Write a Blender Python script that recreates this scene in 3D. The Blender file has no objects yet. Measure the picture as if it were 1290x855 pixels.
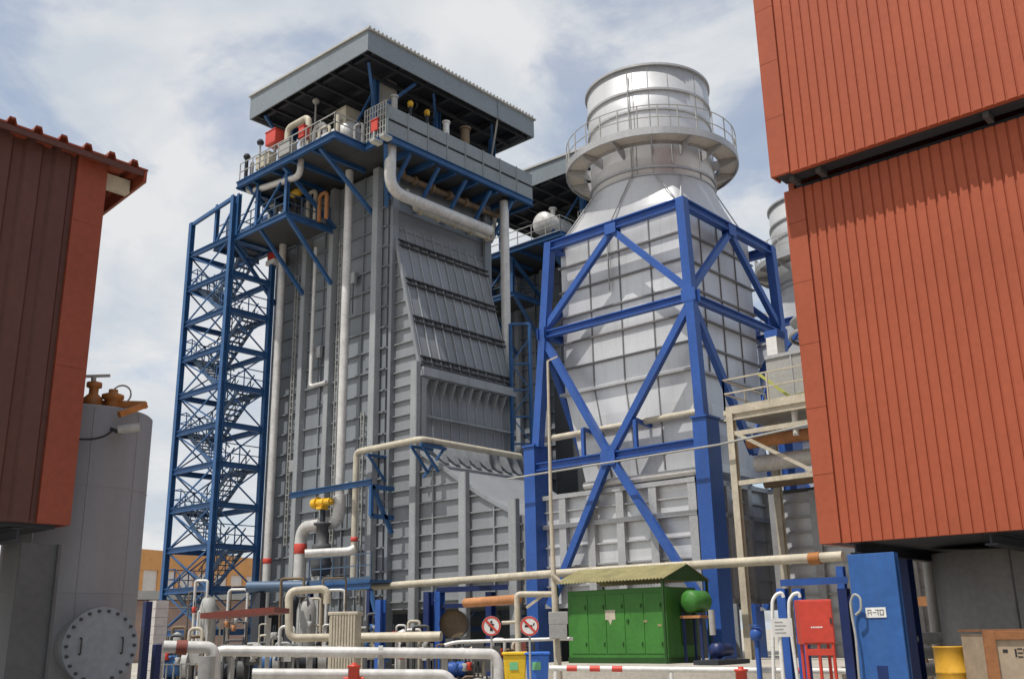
import bpy, math, random
from mathutils import Vector, Matrix
random.seed(7)
PI = math.pi
scene = bpy.context.scene
col = scene.collection
V3 = Vector

# ------------------------------------------------------------------ camera (solved from the photo's three vanishing directions)
W0, H0 = 1290, 855
CX, CY = 645.0, 427.5
FOC, PITCH, ROLL, YAW, EYE = 1255.0, math.radians(16.41), math.radians(-1.045), math.radians(48.47), 1.6
_F = V3((0, math.cos(PITCH), math.sin(PITCH)))
_R = V3((1, 0, 0)); _U = _R.cross(_F)
_R2 = _R*math.cos(ROLL) + _U*math.sin(ROLL)
_U2 = -_R*math.sin(ROLL) + _U*math.cos(ROLL)
_M = Matrix.Rotation(-YAW, 3, 'Z')
CF, CR, CU = _M @ _F, _M @ _R2, _M @ _U2
CAM = V3((0, 0, EYE))

def at(x, y, ax, v):
    """the world point seen at photo pixel x, y lying on X=v, Y=v, Z=v or at horizontal distance D=v"""
    d = CF*FOC + CR*(x-CX) - CU*(y-CY)
    d = d/math.hypot(d.x, d.y)
    if ax == 'D': return CAM + d*v
    i = 'XYZ'.index(ax)
    return CAM + d*((v-CAM[i])/d[i])

cam = bpy.data.cameras.new('camera'); cam_o = bpy.data.objects.new('camera', cam); col.objects.link(cam_o)
cam.sensor_fit = 'HORIZONTAL'; cam.sensor_width = 36; cam.lens = 36*FOC/W0
cam.clip_start = .05; cam.clip_end = 6000
m = Matrix((CR, CU, -CF)).transposed().to_4x4(); m.translation = CAM
cam_o.matrix_world = m
scene.camera = cam_o

# ------------------------------------------------------------------ materials
def mat(name, c, rough=.55, metal=0., var=.10, scale=.8, streak=0., dirt=(.05, .04, .03), bump=0., bscale=12., spec=.4, fine=.05, cells=None, cvar=.1, coff=(0, 0, 0)):
    m = bpy.data.materials.new(name); m.use_nodes = True
    nt = m.node_tree; N = nt.nodes; L = nt.links
    b = N['Principled BSDF']
    tc = N.new('ShaderNodeTexCoord')
    n1 = N.new('ShaderNodeTexNoise'); n1.inputs['Scale'].default_value = scale; n1.inputs['Detail'].default_value = 6
    L.new(tc.outputs['Object'], n1.inputs['Vector'])
    mx = N.new('ShaderNodeMix'); mx.data_type = 'RGBA'
    mr = N.new('ShaderNodeMapRange'); mr.inputs[1].default_value = .3; mr.inputs[2].default_value = .7
    L.new(n1.outputs['Fac'], mr.inputs[0]); L.new(mr.outputs[0], mx.inputs['Factor'])
    mx.inputs['A'].default_value = (*[x*(1-var) for x in c], 1)
    mx.inputs['B'].default_value = (*[min(1, x*(1+var)) for x in c], 1)
    out = mx.outputs['Result']
    if fine:
        n3 = N.new('ShaderNodeTexNoise'); n3.inputs['Scale'].default_value = 9; n3.inputs['Detail'].default_value = 8
        L.new(tc.outputs['Object'], n3.inputs['Vector'])
        r3 = N.new('ShaderNodeMapRange'); r3.inputs[1].default_value = .35; r3.inputs[2].default_value = .65
        r3.inputs[3].default_value = 1-fine*2; r3.inputs[4].default_value = 1+fine
        L.new(n3.outputs['Fac'], r3.inputs[0])
        m3 = N.new('ShaderNodeMix'); m3.data_type = 'RGBA'; m3.blend_type = 'MULTIPLY'; m3.inputs['Factor'].default_value = 1
        L.new(out, m3.inputs['A']); L.new(r3.outputs[0], m3.inputs['B']); out = m3.outputs['Result']
    if streak > 0:
        mp = N.new('ShaderNodeMapping'); mp.inputs['Scale'].default_value = (2.6, 2.6, .16)
        L.new(tc.outputs['Object'], mp.inputs['Vector'])
        n2 = N.new('ShaderNodeTexNoise'); n2.inputs['Scale'].default_value = 1.3; n2.inputs['Detail'].default_value = 7; n2.inputs['Roughness'].default_value = .65
        L.new(mp.outputs[0], n2.inputs['Vector'])
        r2 = N.new('ShaderNodeMapRange'); r2.inputs[1].default_value = .5; r2.inputs[2].default_value = .78
        r2.inputs[3].default_value = 0; r2.inputs[4].default_value = streak
        L.new(n2.outputs['Fac'], r2.inputs[0])
        m2 = N.new('ShaderNodeMix'); m2.data_type = 'RGBA'
        L.new(r2.outputs[0], m2.inputs['Factor']); L.new(out, m2.inputs['A']); m2.inputs['B'].default_value = (*dirt, 1)
        out = m2.outputs['Result']
    if cells:
        va = N.new('ShaderNodeVectorMath'); va.operation = 'SUBTRACT'; va.inputs[1].default_value = coff; L.new(tc.outputs['Object'], va.inputs[0])
        vd = N.new('ShaderNodeVectorMath'); vd.operation = 'DIVIDE'; vd.inputs[1].default_value = cells; L.new(va.outputs[0], vd.inputs[0])
        vf = N.new('ShaderNodeVectorMath'); vf.operation = 'FLOOR'; L.new(vd.outputs[0], vf.inputs[0])
        wn = N.new('ShaderNodeTexWhiteNoise'); wn.noise_dimensions = '3D'; L.new(vf.outputs[0], wn.inputs['Vector'])
        r4 = N.new('ShaderNodeMapRange'); r4.inputs[3].default_value = 1-cvar; r4.inputs[4].default_value = 1+cvar*.6; L.new(wn.outputs['Value'], r4.inputs[0])
        m4 = N.new('ShaderNodeMix'); m4.data_type = 'RGBA'; m4.blend_type = 'MULTIPLY'; m4.inputs['Factor'].default_value = 1
        L.new(out, m4.inputs['A']); L.new(r4.outputs[0], m4.inputs['B']); out = m4.outputs['Result']
    L.new(out, b.inputs['Base Color'])
    b.inputs['Metallic'].default_value = metal
    b.inputs['Specular IOR Level'].default_value = spec
    rr = N.new('ShaderNodeMapRange'); rr.inputs[3].default_value = max(.05, rough-.1); rr.inputs[4].default_value = min(1, rough+.1)
    L.new(n1.outputs['Fac'], rr.inputs[0]); L.new(rr.outputs[0], b.inputs['Roughness'])
    if bump > 0:
        nb = N.new('ShaderNodeTexNoise'); nb.inputs['Scale'].default_value = bscale; nb.inputs['Detail'].default_value = 4
        L.new(tc.outputs['Object'], nb.inputs['Vector'])
        bp = N.new('ShaderNodeBump'); bp.inputs['Strength'].default_value = bump; bp.inputs['Distance'].default_value = .05
        L.new(nb.outputs['Fac'], bp.inputs['Height']); L.new(bp.outputs[0], b.inputs['Normal'])
    return m

M = dict(
    ground=mat('ground_concrete', (.36, .33, .28), .9, var=.2, scale=.25, bump=.2, bscale=5),
    casing=mat('casing_grey', (.222, .243, .268), .5, metal=.1, var=.06, streak=.28, dirt=(.13, .12, .11), bump=.05, bscale=1.2, fine=.02, cells=(50, 2.2, 1.06), cvar=.10, coff=(0, .2, 3.3)),
    duct=mat('duct_grey', (.26, .275, .292), .5, metal=.1, var=.06, streak=.3, dirt=(.16, .14, .12), bump=.05, bscale=1.2, fine=.02, cells=(50, 1.6, 1.42), cvar=.1),
    slope=mat('sloped_cladding', (.37, .395, .415), .5, metal=.1, var=.08, streak=.4, dirt=(.17, .155, .14), bump=.05, bscale=1.5, fine=.02, cells=(1.1, 50, 2.5), cvar=.12),
    colgrey=mat('column_grey', (.30, .315, .33), .5, var=.08, streak=.2, dirt=(.12, .10, .09)),
    roofgrey=mat('roof_fascia_grey', (.20, .23, .255), .5, var=.05, streak=.15, dirt=(.12, .12, .12)),
    parapet=mat('parapet_grey', (.225, .25, .26), .5, var=.07, streak=.25, dirt=(.12, .12, .11)),
    rooftop=mat('roof_sheet_pale', (.42, .42, .40), .6, var=.1),
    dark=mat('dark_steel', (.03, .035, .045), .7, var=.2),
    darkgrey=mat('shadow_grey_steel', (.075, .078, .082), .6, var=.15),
    stair=mat('stair_blue', (.028, .098, .245), .48, var=.18, scale=1.5, streak=.35, dirt=(.05, .06, .08)),
    tread=mat('painted_tread', (.075, .12, .19), .5, metal=.2, var=.2),
    blue=mat('frame_blue', (.028, .094, .35), .45, var=.13, scale=.9, streak=.4, dirt=(.05, .075, .16), fine=.05),
    pillarblue=mat('pillar_blue', (.030, .110, .33), .5, var=.12, scale=1.5, streak=.35, dirt=(.05, .10, .24)),
    navy=mat('post_navy', (.012, .026, .11), .45, var=.15),
    alu=mat('aluminium_cladding', (.56, .565, .575), .44, metal=.42, var=.05, scale=.5, streak=.25, dirt=(.40, .385, .37), bump=.04, bscale=.8, fine=.015),
    alupanel=mat('aluminium_panel', (.64, .65, .665), .40, metal=.35, var=.05, scale=.4, streak=.32, dirt=(.36, .335, .31), bump=.07, bscale=.7, fine=.015, cells=(1.35, 1.525, 1.13), cvar=.12, coff=(-2.7, -2.95, 11.05)),
    alurib=mat('aluminium_rib', (.42, .425, .43), .45, metal=.3, var=.1),
    darkrib=mat('panel_joint', (.20, .20, .205), .5, metal=.2, var=.1),
    beige=mat('ring_beige', (.60, .56, .48), .6, var=.08, streak=.15, dirt=(.25, .2, .15)),
    whitepipe=mat('insulated_pipe', (.60, .59, .57), .45, metal=.15, var=.12, scale=2, streak=.35, dirt=(.32, .285, .24)),
    cream=mat('cream_paint', (.50, .455, .36), .5, var=.14, scale=2, streak=.35, dirt=(.24, .18, .11)),
    white=mat('white_paint', (.72, .72, .70), .45, var=.05, scale=2, streak=.12, dirt=(.4, .36, .3)),
    red=mat('red_cladding', (.345, .084, .042), .62, var=.09, scale=.35, streak=.16, dirt=(.37, .115, .06), bump=.04, bscale=2, fine=.03, spec=.22),
    redtrim=mat('red_flashing', (.338, .084, .043), .58, var=.06, scale=.7, streak=.1, dirt=(.36, .11, .06), bump=.08, bscale=1.2, fine=.03, spec=.22),
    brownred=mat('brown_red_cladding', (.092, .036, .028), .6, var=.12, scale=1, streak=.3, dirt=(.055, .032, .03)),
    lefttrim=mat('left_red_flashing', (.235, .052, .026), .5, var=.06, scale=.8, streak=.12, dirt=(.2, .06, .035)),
    tank=mat('tank_grey', (.235, .238, .248), .5, var=.03, scale=.4, streak=.25, dirt=(.17, .155, .145), fine=.015),
    greytank=mat('vessel_grey', (.29, .285, .275), .6, var=.08, scale=.6, streak=.3, dirt=(.2, .19, .18)),
    manhole=mat('cover_grey', (.22, .24, .27), .5, var=.08, scale=2),
    bolt=mat('bolt_dark', (.05, .05, .055), .5, metal=.4),
    orange=mat('valve_orange', (.38, .15, .04), .5, var=.2, scale=3, streak=.3, dirt=(.2, .07, .02)),
    yellow=mat('actuator_yellow', (.72, .42, .03), .45, var=.08, scale=3),
    binyellow=mat('bin_yellow', (.78, .52, .03), .4, var=.05),
    binblue=mat('bin_blue', (.045, .17, .62), .4, var=.05),
    sticker=mat('sticker_green', (.18, .52, .25), .5, var=.1),
    green=mat('container_green', (.045, .185, .03), .5, var=.14, scale=1, streak=.3, dirt=(.03, .085, .02)),
    darkgreen=mat('seal_dark_green', (.018, .07, .012), .5),
    olive=mat('olive_roof', (.27, .245, .12), .75, var=.2, scale=2, streak=.35, dirt=(.16, .14, .07)),
    firered=mat('fire_red', (.50, .050, .030), .38, var=.06, scale=2, streak=.1, dirt=(.3, .04, .03)),
    bandred=mat('band_red', (.58, .07, .05), .45, var=.1),
    drum=mat('drum_yellow', (.66, .36, .035), .5, var=.12, scale=3, streak=.3, dirt=(.4, .18, .04)),
    wood=mat('wood_frame', (.24, .10, .038), .65, var=.2, scale=4, bump=.2),
    board=mat('crate_board', (.34, .265, .19), .7, var=.12, scale=3),
    ink=mat('ink_black', (.02, .02, .022), .7, var=.1),
    orangewall=mat('orange_cladding', (.62, .30, .10), .6, var=.08),
    whitewall=mat('white_cladding', (.66, .60, .55), .6, var=.06),
    maroon=mat('maroon_canopy', (.22, .06, .045), .6, var=.15),
    brown=mat('brown_steel', (.17, .12, .075), .7, var=.3, scale=1.5),  # plain brown for pipes, panels and stencil marks
    rust=mat('rust_orange', (.42, .19, .08), .7, var=.2, scale=2),
    kerb=mat('plinth_concrete', (.40, .375, .33), .85, var=.15, scale=1.2, bump=.2),
    coolergrey=mat('cooler_grey', (.36, .36, .345), .55, var=.1, streak=.25, dirt=(.2, .17, .12)),
    yellowgreen=mat('safety_yellow_green', (.42, .44, .10), .5, var=.1),
    tile=mat('pale_block', (.62, .585, .56), .7, var=.06, scale=2),
    bluegrey=mat('blue_grey_paint', (.07, .12, .20), .5, var=.15, streak=.3, dirt=(.1, .1, .1)),
    rubber=mat('rubber_black', (.02, .02, .02), .6),
    lampglass=mat('lamp_cover', (.6, .58, .5), .4),
)

# ------------------------------------------------------------------ mesh builder
class MB:
    def __init__(s): s.v = []; s.f = []; s.sm = []
    def add(s, vs, fs, smooth=False):
        o = len(s.v); s.v += [tuple(v) for v in vs]
        s.f += [tuple(i+o for i in f) for f in fs]; s.sm += [smooth]*len(fs); return s
    def box(s, x0, x1, y0, y1, z0, z1):
        vs = [(x, y, z) for z in (z0, z1) for y in (y0, y1) for x in (x0, x1)]
        return s.add(vs, [(0, 2, 3, 1), (4, 5, 7, 6), (0, 1, 5, 4), (2, 6, 7, 3), (0, 4, 6, 2), (1, 3, 7, 5)])
    def bar(s, p, q, w, h=None, up=(0, 0, 1)):
        p, q = V3(p), V3(q); h = h or w
        d = (q-p).normalized(); u = V3(up)
        if abs(d.dot(u)) > .97: u = V3((1, 0, 0))
        r = d.cross(u).normalized(); u = r.cross(d).normalized()
        vs = [c + r*(a*w/2) + u*(b*h/2) for c in (p, q) for a, b in ((-1, -1), (1, -1), (1, 1), (-1, 1))]
        return s.add(vs, [(0, 3, 2, 1), (4, 5, 6, 7), (0, 1, 5, 4), (1, 2, 6, 5), (2, 3, 7, 6), (3, 0, 4, 7)])
    def ibeam(s, p, q, w, h, t=.03, up=(0, 0, 1)):
        p, q = V3(p), V3(q); d = (q-p).normalized(); u = V3(up)
        if abs(d.dot(u)) > .97: u = V3((1, 0, 0))
        r = d.cross(u).normalized(); u = r.cross(d).normalized()
        k = (h-t)/2
        s.bar(p+u*k, q+u*k, w, t, up); s.bar(p-u*k, q-u*k, w, t, up); s.bar(p, q, t, h-2*t, up); return s
    def fan(s, ring, flip=False):
        n = len(ring); c = sum((V3(v) for v in ring), V3())/n
        fs = [(i, (i+1) % n, n) for i in range(n)]
        if flip: fs = [f[::-1] for f in fs]
        return s.add(list(ring)+[c], fs)
    def tube(s, pts, r, n=10, bend=0., cap=True):
        P = [V3(p) for p in pts]
        if bend > 0 and len(P) > 2:
            Q = [P[0]]
            for i in range(1, len(P)-1):
                a, b, c = P[i-1], P[i], P[i+1]
                u, w = (a-b), (c-b)
                k = min(bend, u.length*.48, w.length*.48); u.normalize(); w.normalize()
                for j in range(7):
                    t = j/6; Q.append((b+u*k)*(1-t)**2 + b*2*t*(1-t) + (b+w*k)*t*t)
            Q.append(P[-1]); P = Q
        ref = None; rings = []
        for i, p in enumerate(P):
            d = (P[min(i+1, len(P)-1)]-P[max(i-1, 0)]).normalized()
            if ref is None: ref = V3((0, 0, 1)) if abs(d.z) < .9 else V3((1, 0, 0))
            a = (ref - d*ref.dot(d)).normalized(); b = d.cross(a); ref = a
            rr = r[i] if isinstance(r, (list, tuple)) else r
            rings.append([p + a*(math.cos(2*PI*k/n)*rr) + b*(math.sin(2*PI*k/n)*rr) for k in range(n)])
        o = [v for g in rings for v in g]
        fs = [(i*n+k, i*n+(k+1) % n, (i+1)*n+(k+1) % n, (i+1)*n+k) for i in range(len(rings)-1) for k in range(n)]
        s.add(o, fs, True)
        if cap: s.fan(rings[0], True); s.fan(rings[-1])
        return s
    def lathe(s, c, prof, n=48, axis='z', a0=0., a1=2*PI, smooth=True):
        c = V3(c); vs = []; full = abs(a1-a0-2*PI) < 1e-6; m = n if full else n+1
        for r, h in prof:
            for k in range(m):
                a = a0+(a1-a0)*k/n
                p = V3((r*math.cos(a), r*math.sin(a), h))
                if axis == 'x': p = V3((p.z, p.x, p.y))
                if axis == 'y': p = V3((p.y, p.z, p.x))
                vs.append(c+p)
        fs = [(i*m+k, i*m+(k+1) % m, (i+1)*m+(k+1) % m, (i+1)*m+k) for i in range(len(prof)-1) for k in range(n)]
        return s.add(vs, fs, smooth)
    def disc(s, c, r, h, n=24, axis='z'):
        e = 1e-4
        return s.lathe(c, [(e, 0), (r, 0), (r, h), (e, h)], n, axis, smooth=False)
    def prism(s, poly, ext):
        e = V3(ext); n = len(poly); P = [V3(p) for p in poly]
        s.add(P+[p+e for p in P], [tuple(range(n-1, -1, -1)), tuple(range(n, 2*n))] +
              [(i, (i+1) % n, (i+1) % n+n, i+n) for i in range(n)]); return s
    def corr(s, p0, p1, z0, z1, out, pitch, depth, top=.35, slope=.12, back=.06, z0f=None):
        """vertical trapezoid cladding from p0 to p1 (plan points), facing out"""
        p0, p1, o = V3((*p0, 0)), V3((*p1, 0)), V3((*out, 0))
        d = p1-p0; Ln = d.length; d.normalize(); prof = []
        x = 0.
        while x < Ln-1e-6:
            for fx, dep in ((0, 0), (.5-top/2-slope, 0), (.5-top/2, 1), (.5+top/2, 1), (.5+top/2+slope, 0)):
                xx = x+fx*pitch
                if xx < Ln: prof.append((xx, dep*depth))
            x += pitch
        prof.append((Ln, 0))
        pl = [p0+d*a+o*b for a, b in prof] + [p1-o*back, p0-o*back]
        n = len(pl); P = [p+V3((0, 0, z0)) for p in pl]+[p+V3((0, 0, z1)) for p in pl]
        s.add(P, [(i, (i+1) % n, (i+1) % n+n, i+n) for i in range(n)])
        b0, b1 = n-1, n-2
        k = len(prof)
        for off in (0, n):
            for i in range(k-1):
                # close top and bottom with quads against the back line
                t0, t1 = prof[i][0]/Ln, prof[i+1][0]/Ln
                q0 = P[off+b0].lerp(P[off+b1], t0); q1 = P[off+b0].lerp(P[off+b1], t1)
                s.add([P[off+i], P[off+i+1], q1, q0], [(0, 1, 2, 3)])
        return s

ORG = {}
def finish(mb, name, material, origin):
    me = bpy.data.meshes.new(name)
    o = V3(origin)
    me.from_pydata([tuple(V3(v)-o) for v in mb.v], [], mb.f); me.update()
    me.polygons.foreach_set('use_smooth', mb.sm)
    me.materials.append(M[material] if isinstance(material, str) else material)
    ob = bpy.data.objects.new(name, me); col.objects.link(ob); return ob
def tag(o, label=None, cat=None, group=None, kind=None):
    if label: o['label'] = label
    if cat: o['category'] = cat
    if group: o['group'] = group
    if kind: o['kind'] = kind
    return o
def thing(name, label, cat, loc, group=None):
    o = bpy.data.objects.new(name, None); col.objects.link(o); o.location = V3(loc); o.empty_display_size = .3
    ORG[o.name] = V3(loc); return tag(o, label, cat, group)
def part(name, mb, material, parent, label=None, bevel=0.):
    org = ORG[parent.name]
    o = finish(mb, name, material, org); o.parent = parent; ORG[o.name] = org
    if bevel: bv(o, bevel)
    if label: o['label'] = label
    return o
def single(name, mb, material, label, cat, group=None, kind=None, base=None, bevel=0.):
    xs = [v[0] for v in mb.v]; ys = [v[1] for v in mb.v]; zs = [v[2] for v in mb.v]
    b = base or ((min(xs)+max(xs))/2, (min(ys)+max(ys))/2, min(zs))
    o = finish(mb, name, material, b); o.location = b; ORG[o.name] = V3(b)
    if bevel: bv(o, bevel)
    return tag(o, label, cat, group, kind)
def bv(o, w):
    md = o.modifiers.new('edge', 'BEVEL'); md.width = w; md.segments = 2; md.limit_method = 'ANGLE'; md.angle_limit = .6
def smooth_edges(o): pass
def copy_tree(o, off=None, parent=None, skip=()):
    c = o.copy(); col.objects.link(c)
    if parent: c.parent = parent
    if off is not None: c.location = o.location + V3(off)
    for ch in list(o.children):
        if ch.name.split('.')[0] in skip: continue
        copy_tree(ch, None, c, skip)
    return c
def polar(p, axis_dir, r, a):
    return p

# ------------------------------------------------------------------ sky, sun, ground
SUN_EL = math.radians(66)
SUN_V = V3((-math.cos(SUN_EL)*math.cos(math.radians(6)), math.cos(SUN_EL)*math.sin(math.radians(6)), math.sin(SUN_EL)))
world = bpy.data.worlds.new('World'); scene.world = world; world.use_nodes = True
nt = world.node_tree; N, L = nt.nodes, nt.links
bg = N['Background']; sky = N.new('ShaderNodeTexSky'); sky.sky_type = 'NISHITA'; sky.sun_disc = False
sky.sun_elevation = SUN_EL; sky.sun_rotation = math.atan2(SUN_V.x, SUN_V.y); sky.altitude = 20; sky.air_density = 1.0; sky.dust_density = 1.5; sky.ozone_density = 1.2
L.new(sky.outputs[0], bg.inputs['Color']); bg.inputs['Strength'].default_value = .15
tc = N.new('ShaderNodeTexCoord'); sx = N.new('ShaderNodeSeparateXYZ'); L.new(tc.outputs['Generated'], sx.inputs[0])
def mth(op, a, b=None, c=None):
    n = N.new('ShaderNodeMath'); n.operation = op
    for i, x in enumerate((a, b, c)):
        if x is None: continue
        if isinstance(x, (int, float)): n.inputs[i].default_value = x
        else: L.new(x, n.inputs[i])
    return n.outputs[0]
zz = mth('ADD', mth('MAXIMUM', sx.outputs['Z'], 0.), .28)
cb = N.new('ShaderNodeCombineXYZ')
L.new(mth('DIVIDE', sx.outputs['X'], zz), cb.inputs[0]); L.new(mth('DIVIDE', sx.outputs['Y'], zz), cb.inputs[1])
def cloud_noise(scale, detail, rough, off, dist=.3):
    mp = N.new('ShaderNodeMapping'); mp.inputs['Location'].default_value = off
    L.new(cb.outputs[0], mp.inputs['Vector'])
    n = N.new('ShaderNodeTexNoise'); n.inputs['Scale'].default_value = scale; n.inputs['Detail'].default_value = detail
    n.inputs['Roughness'].default_value = rough; n.inputs['Distortion'].default_value = dist
    L.new(mp.outputs[0], n.inputs['Vector']); return n.outputs['Fac']
n1 = cloud_noise(2.6, 7, .55, (3.1, 1.4, 0), .45)
n2 = cloud_noise(6.5, 6, .58, (7.7, 2.2, 5), .3)
# cover: thicker to the left of the view (towards +Y) than to the right
left = mth('MULTIPLY', mth('SUBTRACT', sx.outputs['Y'], sx.outputs['X']), .11)
dens = mth('ADD', mth('ADD', mth('MULTIPLY', n1, .72), mth('MULTIPLY', n2, .28)), left)
mr = N.new('ShaderNodeMapRange'); mr.interpolation_type = 'SMOOTHSTEP'
mr.inputs[1].default_value = .40; mr.inputs[2].default_value = .53; mr.inputs[3].default_value = .42; mr.inputs[4].default_value = .97
L.new(dens, mr.inputs[0])
n3 = cloud_noise(3.4, 7, .56, (11, 4, 2), .4)
ccol = N.new('ShaderNodeMix'); ccol.data_type = 'RGBA'
m3 = N.new('ShaderNodeMapRange'); m3.inputs[1].default_value = .38; m3.inputs[2].default_value = .62; L.new(n3, m3.inputs[0])
L.new(m3.outputs[0], ccol.inputs['Factor'])
ccol.inputs['A'].default_value = (.54, .585, .64, 1); ccol.inputs['B'].default_value = (.72, .725, .73, 1)
bgc = N.new('ShaderNodeBackground'); L.new(ccol.outputs['Result'], bgc.inputs['Color']); bgc.inputs['Strength'].default_value = 1.12
ms = N.new('ShaderNodeMixShader'); L.new(mr.outputs[0], ms.inputs[0]); L.new(bg.outputs[0], ms.inputs[1]); L.new(bgc.outputs[0], ms.inputs[2])
L.new(ms.outputs[0], N['World Output'].inputs['Surface'])

sl = bpy.data.lights.new('sun', 'SUN'); sl.energy = 4.3; sl.angle = math.radians(.53); sl.color = (1, .955, .89)
so = bpy.data.objects.new('sun', sl); col.objects.link(so); so.location = (0, 0, 60)
so.rotation_euler = SUN_V.to_track_quat('Z', 'Y').to_euler()

g = MB(); S = 2500
g.add([(-S, -S, 0), (S, -S, 0), (S, S, 0), (-S, S, 0)], [(0, 1, 2, 3)])
tag(finish(g, 'ground', 'ground', (0, 0, 0)), kind='structure')

# ================================================================== RECOVERY BOILER
def railing(mb, pts, h=1.1, r=.022, step=1.5, rails=(1., .55), toe=True):
    for a, b in zip(pts[:-1], pts[1:]):
        a, b = V3(a), V3(b); n = max(1, round((b-a).length/step))
        for i in range(n+1):
            p = a.lerp(b, i/n); mb.bar(p, p+V3((0, 0, h)), r*2)
        for k in rails: mb.bar(a+V3((0, 0, h*k)), b+V3((0, 0, h*k)), r*2)
        if toe: mb.bar(a+V3((0, 0, .07)), b+V3((0, 0, .07)), .02, .14)

XC, XE = 30.75, 37.95            # casing sides
YF, YB = 35.42, 44.6             # casing front and back
XD, XD2 = 31.08, 37.7            # inlet duct sides
boiler = thing('recovery_boiler', 'nearer tall grey ribbed boiler block under a flat canopy roof, beside the open stair tower', 'boiler', (34.3, 37, 0), 'boiler blocks')
b = MB(); b.box(XC, XE, YF, YB, 2.7, 24.6)
z = 3.3
while z < 24.4:
    b.box(XC-.13, XC-.002, YF, YB, z, z+.07); b.box(XC, XE, YF-.11, YF-.002, z, z+.07); z += 1.06
for y in (37.2, 38.3, 40.4, 42.9):
    b.box(XC-.10, XC-.001, y, y+.06, 2.7, 24.6)
b.box(XC-.05, XC-.003, 36.5, 36.9, 14.2, 15.0); b.box(XC-.05, XC-.003, 36.5, 36.9, 10.2, 11.0); b.box(XC-.05, XC-.003, 36.5, 36.9, 18.4, 19.1)
part('casing', b, 'casing', boiler)
for y, x0, w in ((35.75, 30.32, .42), (39.37, 30.38, .36), (41.65, 30.38, .36), (44.05, 30.38, .36)):
    c = MB(); c.box(x0, x0+.05, y, y+w, 0, 24.6); c.box(x0+.05, XC+.1, y+w/2-.04, y+w/2+.04, 0, 24.6); c.box(x0+.3, x0+.35, y, y+w, 0, 24.6)
    c.box(x0, x0+.34, y-.01, y+.03, 0, 24.6)
    part('column', c, 'colgrey', boiler)
c = MB(); c.box(XC+.02, XC+.42, YF-.32, YF-.12, 0, 24.6); part('corner_column', c, 'casing', boiler)
c = MB(); c.box(XE-.4, XE+.1, YF-.3, YF-.12, 0, 24.6); part('corner_column', c, 'casing', boiler)
# inlet duct
prof = [(YF, 21.6), (33.36, 13.85), (33.75, 13.6), (33.45, 9.75), (32.05, 8.95), (30.45, 7.9), (29.25, 7.2), (27.55, 6.35), (27.0, 6.2), (27.0, 2.7), (YF, 2.7)]
def y_at(z):                    # the duct's outer Y at height z
    for (ya, za), (yb, zb) in zip(prof[:-3], prof[1:-2]):
        if zb <= z <= za: return ya+(yb-ya)*(za-z)/(za-zb)
    return 27.05
d = MB(); d.prism([(XD, y, z) for y, z in prof][::-1], (XD2-XD, 0, 0))
z = 3.0
while z < 21.2:
    y = y_at(z)
    if YF-y > .25: d.box(XD-.11, XD-.002, y+.03, YF-.13, z, z+.055)
    z += .71
for (ya, za), (yb, zb) in ((prof[0], prof[1]), (prof[3], prof[4]), (prof[4], prof[5]), (prof[5], prof[6]), (prof[6], prof[7])):
    d.bar((XD-.06, ya-.03, za), (XD-.06, yb-.03, zb), .14, .16)
for y in (32.3, 28.6): d.box(XD-.12, XD-.003, y, y+.07, 2.7, z_ if (z_ := 8.9 if y > 30 else 6.7) else 0)
part('inlet_duct', d, 'duct', boiler)
# sloping cladding of the duct: fins up the slope and boxed cross beams
s = MB()
A0, A1 = V3((0, YF, 21.6)), V3((0, 33.36, 13.85)); up = (A0-A1).normalized(); nrm = V3((0, -up.z, up.y)).normalized()
nf = 10
for i in range(nf+1):
    x = XD+.12+(XD2-XD-.24)*i/nf
    s.bar(V3((x, A1.y, A1.z))+nrm*.06, V3((x, A0.y, A0.z))+nrm*.03, .05, .06, nrm)
for i in range(nf+1):
    x = XD+.42+(XD2-XD-.54)*i/nf
    s.bar((x, 33.46, 9.9), (x, 33.70, 13.3), .05, .07, (0, -1, 0)); s.prism([(x, 33.6, 13.2), (x, 33.2, 13.2), (x, 33.66, 12.2)], (.05, 0, 0))
s.box(XD+.02, XD2, 33.12, 33.6, 13.28, 13.7); s.box(XD+.3, XD2, 33.22, 33.5, 11.35, 11.42)
part('slope_cladding', s, 'slope', boiler)
for z0 in (at(505, 307, 'X', XD).z, at(513, 356, 'X', XD).z, at(521, 404, 'X', XD).z, 13.95):
    t = (z0-A1.z)/(A0.z-A1.z); p = A1.lerp(A0, t)
    q = MB()
    for k, dz in ((0, 0.), (1, .30)):
        c0 = p+up*dz+nrm*(.085)
        q.bar((XD+.02, c0.y, c0.z), (XD2, c0.y, c0.z), .15, .05, up)
    for i in range(nf):
        x = XD+.4+(XD2-XD-.6)*i/nf; c0 = p+nrm*.07
        q.bar((x, c0.y, c0.z), (x+.02, (c0+up*.3).y, (c0+up*.3).z), .04, .1, nrm)
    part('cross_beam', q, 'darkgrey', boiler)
# hoppers of the upper duct hanging over the low duct
h = MB()
for i in range(9):
    x = XD+.3+i*.72; h.prism([(x, 33.2, 10.0), (x, 32.5, 10.1), (x, 32.0, 9.05)], (.3, 0, 0))
part('stiffener', h, 'duct', boiler)
for y, zt, w in ((33.2, 13.9, .40), (30.05, 8.35, .42), (27.2, 6.9, .40)):
    c = MB(); x0 = XD-.36
    if zt > 12: c.box(XD+.002, XD+.32, y+.02, y+.06, 9.9, 13.2)
    c.box(x0, x0+.05, y, y+w, 0, zt); c.box(x0+.05, XD-.115, y+w/2-.05, y+w/2+.05, 0, zt); c.box(x0, XD-.115, y-.02, y+.03, 0, zt)
    part('column', c, 'colgrey', boiler)
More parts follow.
